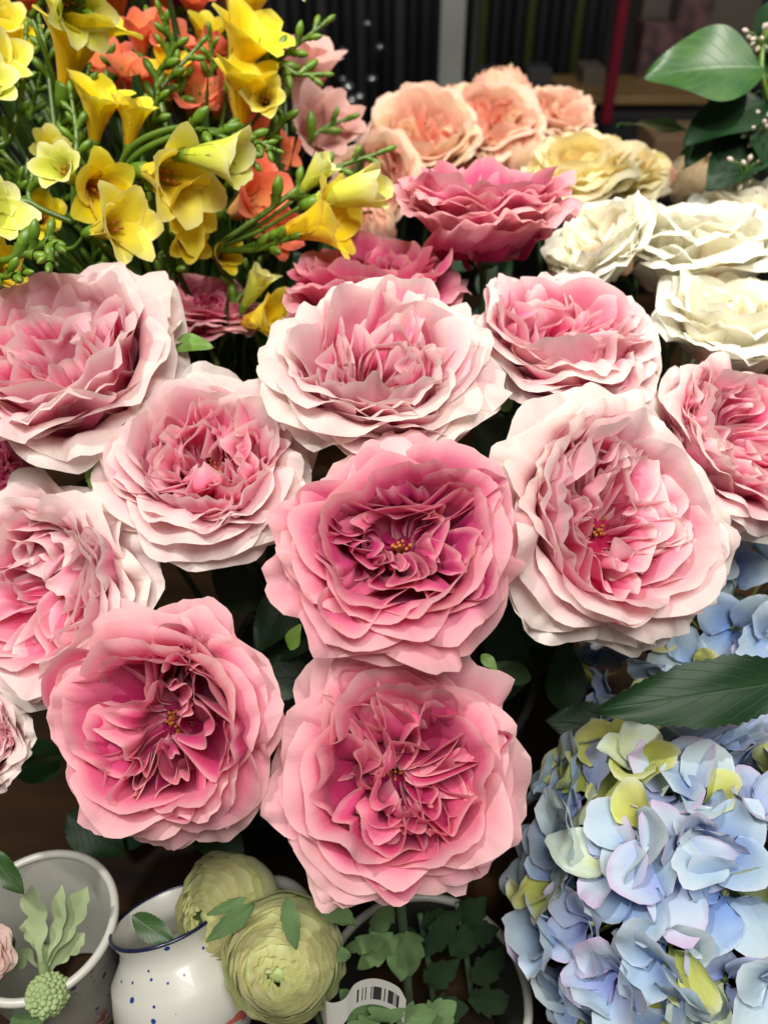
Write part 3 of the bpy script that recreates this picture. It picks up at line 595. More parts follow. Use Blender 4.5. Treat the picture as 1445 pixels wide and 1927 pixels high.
A_ = [
 ('yellow freesia with a big trumpet opening upward at the upper left', (105, 250, .60), [(118, 190, .585, (.35, .65, .45), 150, 'fr_yellow', 1)], [([(90, 120, .6), (75, 40, .6)], 6, .013, .4), ([(150, 200, .56), (165, 140, .56)], 5, .012, .4)]),
 ('yellow freesia with a wide double bloom and a pale lime bud cluster beside it', (215, 345, .56), [(258, 318, .545, (.75, -.35, .55), 135, 'fr_lemon', .9), (280, 340, .55, (.8, -.6, .4), 120, 'fr_yellow', .8), (330, 290, .52, (.95, -.25, .4), 120, 'fr_lime', .25)], [([(250, 275, .54), (340, 240, .53), (430, 262, .52), (470, 300, .52)], 8, .014, .55), ([(270, 282, .54), (380, 245, .53), (470, 262, .53), (515, 280, .53)], 7, .012, .6)]),
 ('single yellow freesia trumpet facing right, right above the upper left blush rose', (120, 470, .55), [(165, 440, .535, (.85, -.02, .6), 115, 'fr_lemon', 1.0)], []),
 ('pale lime freesia cup with a yellow trumpet behind it, at the left', (140, 420, .56), [(150, 350, .54, (-.15, .1, .95), 78, 'fr_lime', .75), (150, 345, .56, (.6, -.35, .6), 110, 'fr_yellow', .9)], [([(140, 330, .55), (145, 260, .55), (135, 180, .55)], 6, .014, .4), ([(60, 380, .56), (62, 330, .56)], 3, .016, .5)]),
 ('tall yellow freesia with flowers stacked up its stem, beside the dark background', (400, 300, .62), [(440, 110, .62, (.25, .8, .4), 130, 'fr_yellow', 1), (430, 175, .61, (.45, .6, .6), 120, 'fr_yellow', .9), (450, 255, .60, (.2, .7, .6), 110, 'fr_yellow', .8), (500, 200, .60, (.1, -.2, .9), 70, 'fr_lemon', .6)], [([(480, 160, .6), (540, 100, .6), (610, 45, .6)], 8, .015, .45), ([(500, 130, .6), (560, 140, .6), (600, 140, .6)], 5, .015, .4)]),
 ('yellow freesia lying low with a long closed lemon bud near the raspberry roses', (400, 470, .58), [(515, 445, .57, (.9, .1, .4), 125, 'fr_yellow', .9), (575, 385, .56, (.95, .15, .3), 115, 'fr_lime', .05), (560, 370, .57, (.5, .4, .4), 70, 'fr_lime', .1)], [([(500, 400, .57), (600, 330, .57), (720, 285, .57)], 9, .015, .4), ([(480, 470, .57), (540, 450, .56)], 4, .014, .5)]),
 ('lemon and gold freesia with green curled buds, cut off at the left edge', (-60, 500, .50), [(-55, 430, .49, (.7, .1, .7), 110, 'fr_lime', .8), (-50, 520, .49, (.8, .1, .6), 90, 'fr_yellow', .8)], [([(10, 490, .47), (60, 470, .47), (100, 450, .47), (95, 490, .46)], 9, .014, .35), ([(0, 520, .47), (40, 515, .46)], 5, .014, .3)]),
 ('lime yellow freesia at the left edge below the top corner', (-30, 280, .56), [(-20, 200, .55, (.4, .1, .9), 90, 'fr_lime', .7), (-40, 170, .56, (.7, .2, .7), 100, 'fr_lemon', .7)], [([(20, 260, .56), (45, 150, .56), (50, 60, .56)], 5, .013, .3)]),
 ('pale lime freesia drooping from the top edge over the yellow trumpet', (60, 30, .56), [(85, -15, .55, (.75, -.6, .4), 110, 'fr_lime', .7)], [([(90, 0, .55), (150, 20, .54)], 4, .017, .5)]),
 ('pale yellow freesia at the top edge above the tall yellow one', (420, 60, .64), [(455, 10, .63, (.8, .3, .4), 90, 'fr_lime', .6)], []),
 ('yellow freesia pointing up in the middle, in front of the orange ones', (190, 330, .58), [(175, 285, .57, (.3, .75, .55), 100, 'fr_yellow', .9), (240, 290, .57, (.3, .8, .5), 80, 'fr_yellow', .6)], [([(150, 300, .57), (150, 240, .57), (140, 200, .56)], 5, .013, .3)]),
 ('lowest yellow freesia with a small lime bud, just left of the hidden raspberry rose', (420, 640, .60), [(440, 610, .60, (.8, .0, .5), 90, 'fr_yellow', .7), (455, 585, .59, (.4, .5, .4), 70, 'fr_lime', .1)], [([(450, 560, .6), (500, 530, .6)], 4, .014, .4)]),
]
A_ += [
 ('small yellow freesia squeezed between the orange blooms and the tall yellow one', (330, 200, .66), [(330, 190, .64, (.1, .5, .8), 70, 'fr_yellow', .9), (385, 130, .66, (.2, .6, .6), 70, 'fr_yellow', .7)], [([(350, 160, .64), (345, 110, .64)], 4, .012, .4)]),
 ('golden freesia low behind the single yellow trumpet', (60, 450, .60), [(75, 420, .60, (.4, -.1, .9), 75, 'fr_yellow', .8), (100, 330, .60, (.3, .3, .8), 70, 'fr_lemon', .7)], []),
 ('little golden freesia under the double bloom', (300, 480, .60), [(330, 440, .59, (.5, -.4, .7), 70, 'fr_yellow', .6), (395, 480, .60, (.6, -.2, .7), 60, 'fr_yellow', .5)], []),
 ('half open yellow freesia left of the big upper trumpet', (20, 180, .64), [(40, 150, .64, (.3, .5, .7), 75, 'fr_yellow', .7), (10, 90, .64, (.4, .3, .8), 70, 'fr_lemon', .8)], []),
]
for i, (lb, bs, fl, sp) in enumerate(A_): spray(lb, GF, bs, flowers=fl, sprigs=sp, seed=i+1)
O_ = [
 ('orange freesia open wide beside the tall yellow one', (330, 300, .66), [(350, 235, .65, (.3, .3, .8), 90, 'fr_orange', 1), (400, 230, .64, (.5, .3, .6), 80, 'fr_orange', .6), (345, 170, .64, (.7, .6, .4), 90, 'fr_orange', .1), (395, 200, .66, (.2, .6, .6), 90, 'fr_orange', .9), (300, 260, .66, (.1, .5, .8), 85, 'fr_orange', .8)], [([(295, 215, .6), (310, 160, .6), (375, 85, .6)], 9, .015, .3)]),
 ('orange freesia hanging low under the lime bud cluster', (400, 420, .64), [(430, 350, .63, (.6, .2, .7), 85, 'fr_orange', .7), (420, 410, .62, (.7, .1, .6), 110, 'fr_orange', .9), (470, 440, .62, (.7, -.2, .6), 80, 'fr_orange', .7)], []),
 ('orange red freesia blossoms near the top between the two yellow ones', (260, 200, .66), [(270, 130, .65, (.1, .6, .7), 75, 'fr_orange', .5), (310, 130, .65, (.3, .3, .8), 75, 'fr_orange', .7), (250, 200, .65, (.2, .5, .8), 70, 'fr_orange', .9)], [([(290, 100, .64), (280, 40, .64)], 6, .016, .3)]),
 ('blurred orange freesia at the top edge', (220, 100, .72), [(225, 70, .72, (.1, .5, .8), 110, 'fr_orange', 1), (200, 20, .73, (.2, .5, .8), 100, 'fr_peach', 1), (300, 60, .72, (.2, .6, .7), 90, 'fr_orange', .7)], []),
 ('orange freesia bit at the upper left corner behind green stems', (30, 90, .70), [(60, 50, .70, (.2, .4, .8), 70, 'fr_orange', .6), (0, 10, .72, (.2, .4, .8), 80, 'fr_peach', .8)], []),
]
O_ += [
 ('coral freesia peeking out above the double yellow bloom', (300, 330, .68), [(285, 270, .67, (.2, .5, .8), 80, 'fr_orange', .8), (230, 190, .68, (-.1, .5, .8), 80, 'fr_orange', .9)], []),
 ('coral freesia between the tall yellow one and the salmon blooms', (480, 340, .70), [(500, 330, .69, (.4, .2, .8), 75, 'fr_orange', .7), (470, 300, .69, (.3, .4, .8), 75, 'fr_orange', .9)], []),
 ('coral freesia far up between two green shoots', (350, 90, .72), [(370, 60, .71, (.1, .4, .8), 80, 'fr_orange', .9), (160, 60, .72, (.1, .4, .8), 80, 'fr_orange', .9)], []),
]
for i, (lb, bs, fl, sp) in enumerate(O_): spray(lb, GF, bs, flowers=fl, sprigs=sp, seed=i+31)
for i, (lb, bs, fl, sp) in enumerate([
 ('salmon pink freesia standing against the dark shelves, right of the green buds', (540, 330, .76), [(560, 240, .76, (.2, .6, .6), 120, 'fr_peach', .8), (550, 290, .75, (.5, .1, .8), 110, 'fr_peach', .9), (600, 300, .75, (.4, .4, .6), 90, 'fr_peach', .6), (540, 180, .76, (.5, .7, .4), 80, 'fr_peach', .4)], [([(580, 270, .7), (610, 240, .7), (650, 225, .7)], 4, .016, .4)]),
 ('magenta freesia far back at the top edge of the bunch', (330, 60, .82), [(260, 20, .82, (0, .4, .8), 110, 'fr_magenta', 1), (340, 30, .84, (.1, .4, .8), 110, 'fr_magenta', 1), (420, 30, .84, (.1, .4, .8), 100, 'fr_peach', .9), (380, -10, .84, (.1, .2, .8), 110, 'fr_magenta', 1)], []),
 ('magenta freesia in the upper left corner, deep in shade', (20, 100, .82), [(20, 80, .8, (0, .4, .8), 90, 'fr_magenta', 1), (60, 20, .82, (.1, .4, .8), 90, 'fr_magenta', .9), (490, 60, .84, (.1, .4, .8), 80, 'fr_magenta', .9)][:2], [])]):
    spray(lb, 'salmon and magenta freesias behind the yellow ones', bs, flowers=fl, sprigs=sp, seed=i+51)
# green filler shoots standing in the same bunch, a thing each
rr_ = np.random.RandomState(77)
where = ['far left beside the lime freesia', 'left edge above the curled green buds', 'under the first yellow trumpet', 'between the yellow trumpet and the orange blooms', 'behind the pale lime cup', 'over the single yellow trumpet',
         'in front of the orange blooms', 'beneath the lime bud cluster', 'at the top edge between orange blooms', 'at the top edge beside the tall yellow freesia', 'low beside the dusky pink rose', 'right of the low orange freesia',
         'between the low orange freesia and the single trumpet', 'far up at the left corner',
         'left of the big upper trumpet', 'between the double bloom and the single trumpet', 'left of the half hidden lime cup', 'right of the tall yellow freesia', 'in the middle of the coral blooms', 'just above the upper left blush rose']
shoots = [(20, 330), (30, 400), (110, 290), (215, 150), (130, 380), (190, 480), (300, 230), (370, 380), (330, 90), (400, 130), (430, 560), (480, 500), (330, 470), (20, 150), (70, 210), (250, 420), (60, 300), (520, 230), (330, 150), (220, 500)]
for i, ((x, y), w) in enumerate(zip(shoots, where)):
    d = rr_.uniform(.58, .66)
    pts = [(x-rr_.uniform(10, 40), y+60, d), (x+rr_.uniform(-15, 25), y, d-.01), (x+rr_.uniform(-40, 50), y-60, d-.02)]
    spray('slender green freesia shoot with closed buds, '+w, 'green freesia shoots', (x-20, y+130, d), sprigs=[(pts, 7, .014, .35)], blades=4, seed=100+i, name='freesia_shoot')

# ------------------------------------------------------------------ table, pots, small plants
def smesh(name, V, F, mat, parent=None, smooth=False, A=None, uv=None):
    return mesh(name, V, F, mat, A, uv, parent, smooth)
MAT['table'] = plain_mat('dark_table_wood', (.006, .004, .003), .7, (.035, .016, .005), 3, spec=.1, stretch=(1, 8, 1), bump=.3)
MAT['floor'] = plain_mat('shop_floor', (.02, .018, .016), .6, (.03, .026, .022), 4)
MAT['wall'] = plain_mat('shop_wall', (.012, .011, .012), .7, (.02, .017, .017), 3)
tt = box_geo((0, .62, -.02), (2.2, 1.5, .04)); t_ = smesh('display_table', *tt, MAT['table']); tag(t_, 'dark brown wooden display table under the pots', 'table')
f_ = smesh('floor', *box_geo((0, 1.5, -.82), (12, 12, .04)), MAT['floor']); f_['kind'] = 'structure'
w_ = smesh('wall_back', *box_geo((0, 3.4, 1.2), (9, .06, 4)), MAT['wall']); w_['kind'] = 'structure'

def enamel(name, dots=False, base=(.42, .42, .37)):
    m = bpy.data.materials.new(name); m.use_nodes = True; nt = m.node_tree; bs = nt.nodes['Principled BSDF']
    c = base
    if dots:
        uv = node(nt, 'ShaderNodeUVMap', uv_map='UVMap'); mp = node(nt, 'ShaderNodeTexCoord')
        vo = node(nt, 'ShaderNodeTexVoronoi'); vo.inputs['Scale'].default_value = 120; vo.inputs['Randomness'].default_value = .6; nt.links.new(mp.outputs['Object'], vo.inputs['Vector'])
        sp = node(nt, 'ShaderNodeSeparateColor'); nt.links.new(vo.outputs['Color'], sp.inputs[0])
        th = math_n(nt, 'MULTIPLY', math_n(nt, 'ADD', math_n(nt, 'GREATER_THAN', sp.outputs[0], .7), .9), .12)
        f = math_n(nt, 'LESS_THAN', vo.outputs['Distance'], th)
        c = mixc(nt, f, base, (.01, .03, .16))
        vo2 = node(nt, 'ShaderNodeTexNoise'); vo2.inputs['Scale'].default_value = 16; nt.links.new(uv.outputs[0], vo2.inputs['Vector'])
        su = node(nt, 'ShaderNodeSeparateXYZ'); nt.links.new(uv.outputs[0], su.inputs[0])
        band = math_n(nt, 'MULTIPLY', math_n(nt, 'LESS_THAN', su.outputs[1], .36), math_n(nt, 'GREATER_THAN', vo2.outputs[0], .60))
        c = mixc(nt, band, c, (.42, .10, .09))
        nt.links.new(c, bs.inputs['Base Color'])
    else: bs.inputs['Base Color'].default_value = (*base, 1)
    bs.inputs['Roughness'].default_value = .36; bs.inputs['Coat Weight'].default_value = .15
    return m
MAT['enamel'] = enamel('white_enamel'); MAT['enamel_dots'] = enamel('spotted_enamel', True); MAT['rimblue'] = plain_mat('navy_rim', (.005, .009, .035), .25); MAT['soil'] = plain_mat('dark_foam', (.006, .008, .005), .95, (.015, .018, .01), 60, bump=.5)
def pot(name, label, cat, loc, M, prof, wall, rimr, inner, mat, rim_mat, soil=None):
    root = empty(name, loc, M); tag(root, label, cat)
    V, F, A, uv = lathe_geo(prof, 72); mesh('pot_body', V, F, mat, A, uv, root)
    ins = [(max(r-wall, .001), z) for r, z in prof[::-1]]; ins[-1] = (ins[-1][0], ins[-1][1]+.003)
    V, F, A, uv = lathe_geo(ins, 72); mesh('inner_wall', V, F, inner, A, uv, root)
    R, H = prof[-1]; a = np.linspace(0, 2*np.pi, 73)
    n = 72; ring = []
    for i in range(n):
        t = 2*math.pi*i/n; c = np.array([(R-wall/2)*math.cos(t), (R-wall/2)*math.sin(t), H])
        k = np.linspace(0, 2*np.pi, 10, endpoint=False)[:, None]
        ring.append(c+rimr*(np.cos(k)*np.array([math.cos(t), math.sin(t), 0])+np.sin(k)*np.array([0, 0, 1])))
    V = np.array(ring); V = np.concatenate([V, V[:1]]); mesh('rim', V, quads(n+1, 10, True), rim_mat, None, None, root)
    return root
I3 = np.eye(3)
c = P(72, 1738, .50)
pot('white_pot', 'plain white enamel pot at the left edge, leaves and a seed head standing in it', 'pot', (c[0], c[1], .0), I3, [(.030, .001), (.034, .02), (.038, .05), (.0435, c[2]-.004), (.045, c[2])], .0022, .0026, MAT['enamel'], MAT['enamel_dots'], MAT['enamel'])
s_ = lathe_geo([(.001, c[2]-.052), (.036, c[2]-.055)], 30)
c2 = P(318, 1722, .50); M2 = frame(cdir(-.25, .96, .06), 0)
jug = pot('spotted_jug', 'white enamel jug with blue spots and a navy rim, leaning back beside the white pot', 'jug', c2-M2[:, 2]*.080, M2, [(.024, 0), (.029, .004), (.040, .02), (.044, .036), (.041, .052), (.033, .063), (.031, .071), (.035, .080)], .0022, .0011, MAT['enamel'], MAT['enamel_dots'], MAT['rimblue'])
hp = [(.040, .0, .012), (.07, 0, .018), (.082, 0, .042), (.07, 0, .066), (.038, 0, .076)]
V, F, A, uv = tube_geo(hp, [.004, .0045, .004], 24, 10); a_ = 3.3; Rz = np.array([[math.cos(a_), math.sin(a_), 0], [-math.sin(a_), math.cos(a_), 0], [0, 0, 1]]); mesh('handle', V@Rz, F, MAT['enamel'], A, uv, jug)
c3 = P(800, 1875, .52)
MAT['zinc'] = enamel('grey_white_rim', base=(.42, .42, .38)); MAT['dark_in'] = plain_mat('dark_inside', (.012, .014, .010), .7)
p3 = pot('deep_pot', 'deep pot with grey white rim and dark inside, below the bottom centre rose', 'pot', (c3[0], c3[1], .0), I3, [(.050, .001), (.052, .02), (.062, c3[2]-.003), (.064, c3[2])], .003, .0028, MAT['dark_in'], MAT['enamel'], MAT['zinc'])
# stems and grey-green leaves in the deep pot
def sprout(label, base, top, rad, leaves, name='pot_greenery', group=None, mat='leaf_grey'):
    b, t = P(*base), P(*top); root = empty(name, b); tag(root, label, 'plant', group); inv = lambda W_: np.asarray(W_)-b
    V, F, A, uv = tube_geo([b, (b+t)/2+[0, .003, .004], t], [rad, rad*.9], 16, 8); mesh('stem', inv(V), F, MAT['stem_grey'], A, uv, root)
    for i, (x, y, d, dr, up, L, Wd, te) in enumerate(leaves):
        place_leaf(root, inv, P(x, y, d), cdir(*dr), cdir(*up), L, Wd, MAT[mat], seed=i*3+int(base[0]), teeth=te, serr=.16, bend=.3)
    return root
MAT['stem_grey'] = plain_mat('grey_green_stem', (.10, .16, .09), .7, (.07, .12, .06), 80)
GS = 'leafy stems in the deep pot'
MAT['leaf_shade'] = leaf_mat('shaded_leaf', (.012, .03, .012), (.02, .045, .016), (.03, .06, .025), rough=.8, spec=.2)  # darker copy of the matt leaf, the pot's shade put into its colour
sprout('thick grey green stem with two folded leaves hanging down, in the deep pot', (770, 1900, .56), (748, 1640, .47), .0032, [(740, 1755, .49, (-.75, -.75, .2), (0, .3, 1), .030, .014, 3), (755, 1755, .485, (-.15, -1, .2), (-.5, .1, 1), .028, .018, 2), (765, 1752, .485, (.25, -1, .15), (.6, .1, 1), .027, .018, 3), (730, 1765, .49, (-1, -.2, .1), (0, .6, 1), .028, .010, 3), (740, 1700, .50, (-.6, -.9, .1), (0, .3, 1), .028, .012, 3)], group=GS)
sprout('dark leafy stem rising against the right side of the deep pot', (890, 1900, .57), (860, 1700, .53), .002, [(868, 1730, .53, (.4, .5, .4), (0, .3, 1), .022, .018, 4), (880, 1760, .53, (.6, .3, .4), (0, .3, 1), .02, .016, 4), (890, 1850, .54, (.7, .8, .2), (0, .2, 1), .03, .017, 4), (880, 1880, .54, (.8, .1, .4), (0, .2, 1), .03, .017, 4), (850, 1800, .53, (.4, .6, .2), (0, .2, 1), .03, .016, 4), (850, 1720, .52, (-.4, -.6, .2), (0, .2, 1), .03, .016, 4)], group=GS, mat='leaf_shade')
sprout('dark green stem with lobed leaves in the middle of the deep pot', (820, 1925, .56), (790, 1720, .53), .002, [(800, 1850, .53, (.5, .5, .4), (0, .3, 1), .028, .016, 4), (790, 1790, .53, (-.5, .6, .4), (0, .3, 1), .028, .016, 3), (795, 1750, .53, (.6, .4, .4), (0, .3, 1), .028, .018, 3), (810, 1900, .53, (.6, .2, .4), (0, .3, 1), .024, .018, 4)], group=GS, mat='leaf_shade')
sprout('bright toothed leaf shoot in front of the barcode tag', (735, 1990, .48), (735, 1900, .46), .002, [(735, 1925, .455, (-.2, 1, .3), (0, .1, 1), .021, .02, 5), (720, 1915, .46, (-1, .2, .2), (0, .2, 1), .024, .016, 4), (745, 1920, .46, (1, .15, .2), (0, .2, 1), .022, .017, 4), (720, 1935, .455, (-.8, -.1, .3), (0, .2, 1), .024, .018, 4), (800, 1925, .47, (.8, .6, .3), (0, .2, 1), .02, .018, 4), (680, 1900, .47, (-.8, .8, .3), (0, .2, 1), .016, .012, 3)], group=GS)
# barcode tag
m = bpy.data.materials.new('tag_paper'); m.use_nodes = True; nt = m.node_tree; bs = nt.nodes['Principled BSDF']
uvn = node(nt, 'ShaderNodeUVMap', uv_map='UVMap'); sx = node(nt, 'ShaderNodeSeparateXYZ'); nt.links.new(uvn.outputs[0], sx.inputs[0])
wn = node(nt, 'ShaderNodeTexWhiteNoise', noise_dimensions='1D'); nt.links.new(math_n(nt, 'FLOOR', math_n(nt, 'MULTIPLY', sx.outputs[0], 110)), wn.inputs['W'])
bar = math_n(nt, 'GREATER_THAN', wn.outputs[0], .5)
inside = math_n(nt, 'MULTIPLY', math_n(nt, 'MULTIPLY', math_n(nt, 'GREATER_THAN', sx.outputs[0], .50), math_n(nt, 'LESS_THAN', sx.outputs[0], .92)), math_n(nt, 'MULTIPLY', math_n(nt, 'GREATER_THAN', sx.outputs[1], .20), math_n(nt, 'LESS_THAN', sx.outputs[1], .70)))
nt.links.new(mixc(nt, math_n(nt, 'MULTIPLY', bar, inside), (.50, .50, .46), (.03, .03, .03)), bs.inputs['Base Color']); bs.inputs['Roughness'].default_value = .5
cv = spline([P(598, 1850, .475), P(612, 1905, .46), P(645, 1905, .45), P(668, 1875, .445), P(705, 1866, .445), P(745, 1880, .45), P(762, 1905, .455)], 60)
up_ = cdir(.05, .9, .45)*.0105; V = np.stack([cv-up_, cv-up_*.33, cv+up_*.33, cv+up_], 1)
V2 = V+cdir(0, -.4, .9)*(-.0003); q = quads(60, 4); uv = np.zeros((60, 4, 2)); uv[..., 0] = np.linspace(0, 1, 60)[:, None]; uv[..., 1] = np.linspace(0, 1, 4)[None]
base_ = cv[0]; tg = mesh('price_tag', V.reshape(-1, 3)-base_, q, m, None, uv); tg.location = base_; tag(tg, 'curled pale paper tag with a barcode, right of the front ranunculus', 'tag')
# plants in the white pot
MAT['miller'] = leaf_mat('silvery_leaf', (.26, .33, .17), (.36, .43, .24), (.30, .42, .15), rough=.85, spec=.1)
def lobed_leaf(root, inv, pts, wpx, d, seed):
    """a long leaf with rounded lobes along both sides"""
    r = np.random.RandomState(seed); n = 46; C = spline([P(x, y, d) for x, y in pts], n); S = d/FPX
    v = np.linspace(0, 1, n); T = np.gradient(C, axis=0); T /= np.linalg.norm(T, axis=1)[:, None]; side = np.cross(T, -FWD); side /= np.linalg.norm(side, axis=1)[:, None]
    wl = wpx*S*(.22+.9*smoothstep(.1, .55, v))*(.62+.38*np.abs(np.sin(v*math.pi*3.2)))*np.clip((1-v)*8, 0.1, 1)
    wr = wpx*S*(.22+.9*smoothstep(.1, .55, v))*(.62+.38*np.abs(np.sin(v*math.pi*3.2+1)))*np.clip((1-v)*8, 0.1, 1)
    u = np.linspace(-1, 1, 9); V = []; A = []
    for j, uu in enumerate(u):
        w = np.where(uu < 0, wl, wr)*abs(uu)
        V.append(C+side*(np.sign(uu)*w)[:, None]+(-FWD)*(.25*w+.001*np.sin(v*9))[:, None]); A.append(np.stack([v, np.full(n, abs(uu)), v*0], -1))
    V = np.stack(V, 1); A = np.stack(A, 1)
    return mesh('leaf', inv(V.reshape(-1, 3)), quads(n, 9), MAT['miller'], A, None, root)
b = P(85, 1850, .50); root = empty('silver_leaf_sprig', b); tag(root, 'frosted grey green sprig with lobed leaves, standing in the white pot', 'sprig'); inv = lambda W_: np.asarray(W_)-b
V, F, A, uv = tube_geo([P(86, 1900, .5), P(84, 1830, .49), P(82, 1780, .485)], [.0035, .0032], 10, 8); mesh('stem', inv(V), F, MAT['miller'], A, uv, root)
for pts, w, s in [([(78, 1810), (72, 1740), (60, 1665)], 21, 1), ([(88, 1810), (108, 1750), (118, 1665)], 13, 2), ([(90, 1815), (130, 1740), (165, 1668)], 20, 3), ([(92, 1830), (120, 1790), (160, 1755)], 20, 4), ([(74, 1820), (50, 1795), (28, 1822)], 14, 5), ([(72, 1790), (58, 1760), (50, 1730)], 12, 6)]:
    lobed_leaf(root, inv, pts, w, .475+.004*s, s)
hb = P(90, 1872, .47); mbs = MB(); rs = np.random.RandomState(8)
V, F = bud_geo(1, 1, 18, 14); mbs.add((V-[0, 0, .5])*[.0215, .0215, .0185], F)
for k in range(150):
    z = 1-1.9*(k+.5)/150; q = math.sqrt(1-z*z); a = k*2.39996; d = np.array([q*math.cos(a), q*math.sin(a), z]); V, F = bud_geo(1, 1, 7, 6)
    sz = rs.uniform(.0028, .0046); mbs.add((V-[0, 0, .5])@frame(d).T*sz+d*[.0100, .0100, .0086]*rs.uniform(.95, 1.08), F)
sh = mbs.build('seed_head', MAT['miller'], None); sh.location = hb
V, F, A, uv = tube_geo([(0, 0, -.009), (0, .005, -.03), (0, .01, -.06)], [.0015, .0015], 10, 6); mesh('stem', V, F, MAT['stem'], A, uv, sh)
tag(sh, 'round frosted green seed head at the bottom left, below the silvery sprig', 'seed head')
MAT['carn'] = petal_mat('dusty_pink_cloth', [(0, (.45, .15, .13)), (.5, (.66, .34, .30)), (1, (.74, .52, .46))], (.72, .6, .52), .5)
rose('dusty pink ruffled bloom at the left edge beside the white pot', -32, 1795, 62, (.1, .2, .95), .47, MAT['carn'], 301, cat='carnation', res=.7, name='carnation', anchor=(-.24, .2, .03), cup=1.4)
for i, (x, y, d, dr, L, lb) in enumerate([(-20, 1600, .46, (.8, -.9, .3), .03, 'small green leaf hanging at the left edge over the white pot'), (250, 1722, .475, (.8, -.35, .4), .03, 'dark green leaf lying on the navy rim of the jug'), (1000, 1275, .50, (-.9, .3, .4), .03, 'dark toothed leaf in the black gap right of the roses'), (30, 1960, .48, (.5, .9, .3), .04, 'olive leaf at the bottom left corner of the picture')]):
    bb = P(x, y, d); V, F, A, uv = leaf_geo(L, L*.45, seed=i); yv = cdir(*dr); xv = np.cross(yv, cdir(0, .3, 1)); xv /= np.linalg.norm(xv); zv = np.cross(xv, yv)
    o = mesh('leaf', V[:, :1]*xv+V[:, 1:2]*yv+V[:, 2:]*zv, F, MAT['leaf' if i < 3 else 'leaf_grey'], A, uv); o.location = bb; tag(o, lb, 'leaf')
# dark foliage filling the bunch below the rose heads
rr_ = np.random.RandomState(5)
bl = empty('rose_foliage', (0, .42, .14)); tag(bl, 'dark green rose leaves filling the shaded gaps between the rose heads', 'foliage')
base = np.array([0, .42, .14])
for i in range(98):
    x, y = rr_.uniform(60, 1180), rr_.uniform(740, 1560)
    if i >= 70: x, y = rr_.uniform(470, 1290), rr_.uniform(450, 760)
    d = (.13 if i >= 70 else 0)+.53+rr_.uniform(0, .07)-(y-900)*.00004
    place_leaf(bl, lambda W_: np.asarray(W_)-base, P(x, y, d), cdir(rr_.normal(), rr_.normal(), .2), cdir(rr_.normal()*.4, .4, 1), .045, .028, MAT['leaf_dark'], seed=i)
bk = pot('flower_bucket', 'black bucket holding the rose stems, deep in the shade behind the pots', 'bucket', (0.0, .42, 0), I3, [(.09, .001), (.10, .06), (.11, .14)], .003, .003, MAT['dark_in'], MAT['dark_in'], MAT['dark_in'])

# ------------------------------------------------------------------ glossy branch at the upper right
MAT['gloss'] = leaf_mat('glossy_leaf', (.022, .08, .02), (.04, .11, .02), (.08, .16, .05), rough=.42, spec=.5)
MAT['tiny'] = plain_mat('pale_buds', (.55, .42, .36), .6, (.5, .5, .38), 200)
b = P(1490, 330, .72); root = empty('leafy_branch', b); tag(root, 'glossy green leafy branch hanging in at the upper right edge', 'branch'); inv = lambda W_: np.asarray(W_)-b
V, F, A, uv = tube_geo([b, P(1460, 230, .71), P(1432, 128, .70), P(1445, 40, .71)], [.003, .0022], 20, 8); mesh('stem', inv(V), F, MAT['fstem'], A, uv, root)
for i, (x, y, d, dr, up, L, Wd) in enumerate([(1436, 128, .69, (-1, .02, .05), (.05, .35, .9), .094, .078), (1425, 175, .72, (-.9, -.75, .1), (-.1, .6, .7), .085, .05), (1430, 200, .72, (-.5, -1, .2), (.2, .5, .8), .075, .05), (1300, 250, .73, (-1, .22, .1), (0, 1, .1), .065, .022), (1440, 150, .72, (.7, .6, .1), (0, .6, .7), .07, .05), (1460, 160, .73, (-.2, -1, .2), (.2, .5, .8), .08, .05), (1400, 240, .74, (-1, -.3, .1), (0, .8, .5), .06, .04), (1440, 190, .705, (-1, -.42, .1), (0, .5, .8), .075, .05), (1450, 250, .71, (-.9, -.7, .1), (0, .5, .8), .07, .05), (1440, 100, .71, (.3, 1, .1), (.2, .2, .9), .05, .04), (1445, 210, .70, (.2, -1, .1), (0, .4, .8), .06, .045)]):
    place_leaf(root, inv, P(x, y, d), cdir(*dr), cdir(*up), L, Wd, MAT['gloss'] if i in (0, 3, 4) else MAT['leaf_dark'], seed=i+3, serr=0, bend=.15, cup=.16)
for lb, x, y, n, rad in [('pale pinkish bud cluster in the upper right corner', 1432, 72, 14, 22), ('small cream bud cluster at the right edge below the glossy leaf', 1436, 245, 18, 32), ('tiny mauve blossoms under the glossy branch', 1405, 318, 8, 22)]:
    b = P(x, y, .70); root = empty('bud_cluster', b); tag(root, lb, 'bud cluster')
    for k in range(n):
        q = rr_.normal(size=3)*rad*.5*.70/FPX; V, F = bud_geo(.0065, .004, 8, 8); M = frame(q/np.linalg.norm(q)); mesh('bud', V@M.T+q, F, MAT['tiny'], None, None, root)
        V, F, A, uv = tube_geo([(0, 0, -.012), q*.5, q], [.0008, .0006], 6, 5); mesh('twig', V, F, MAT['fstem'], A, uv, root)

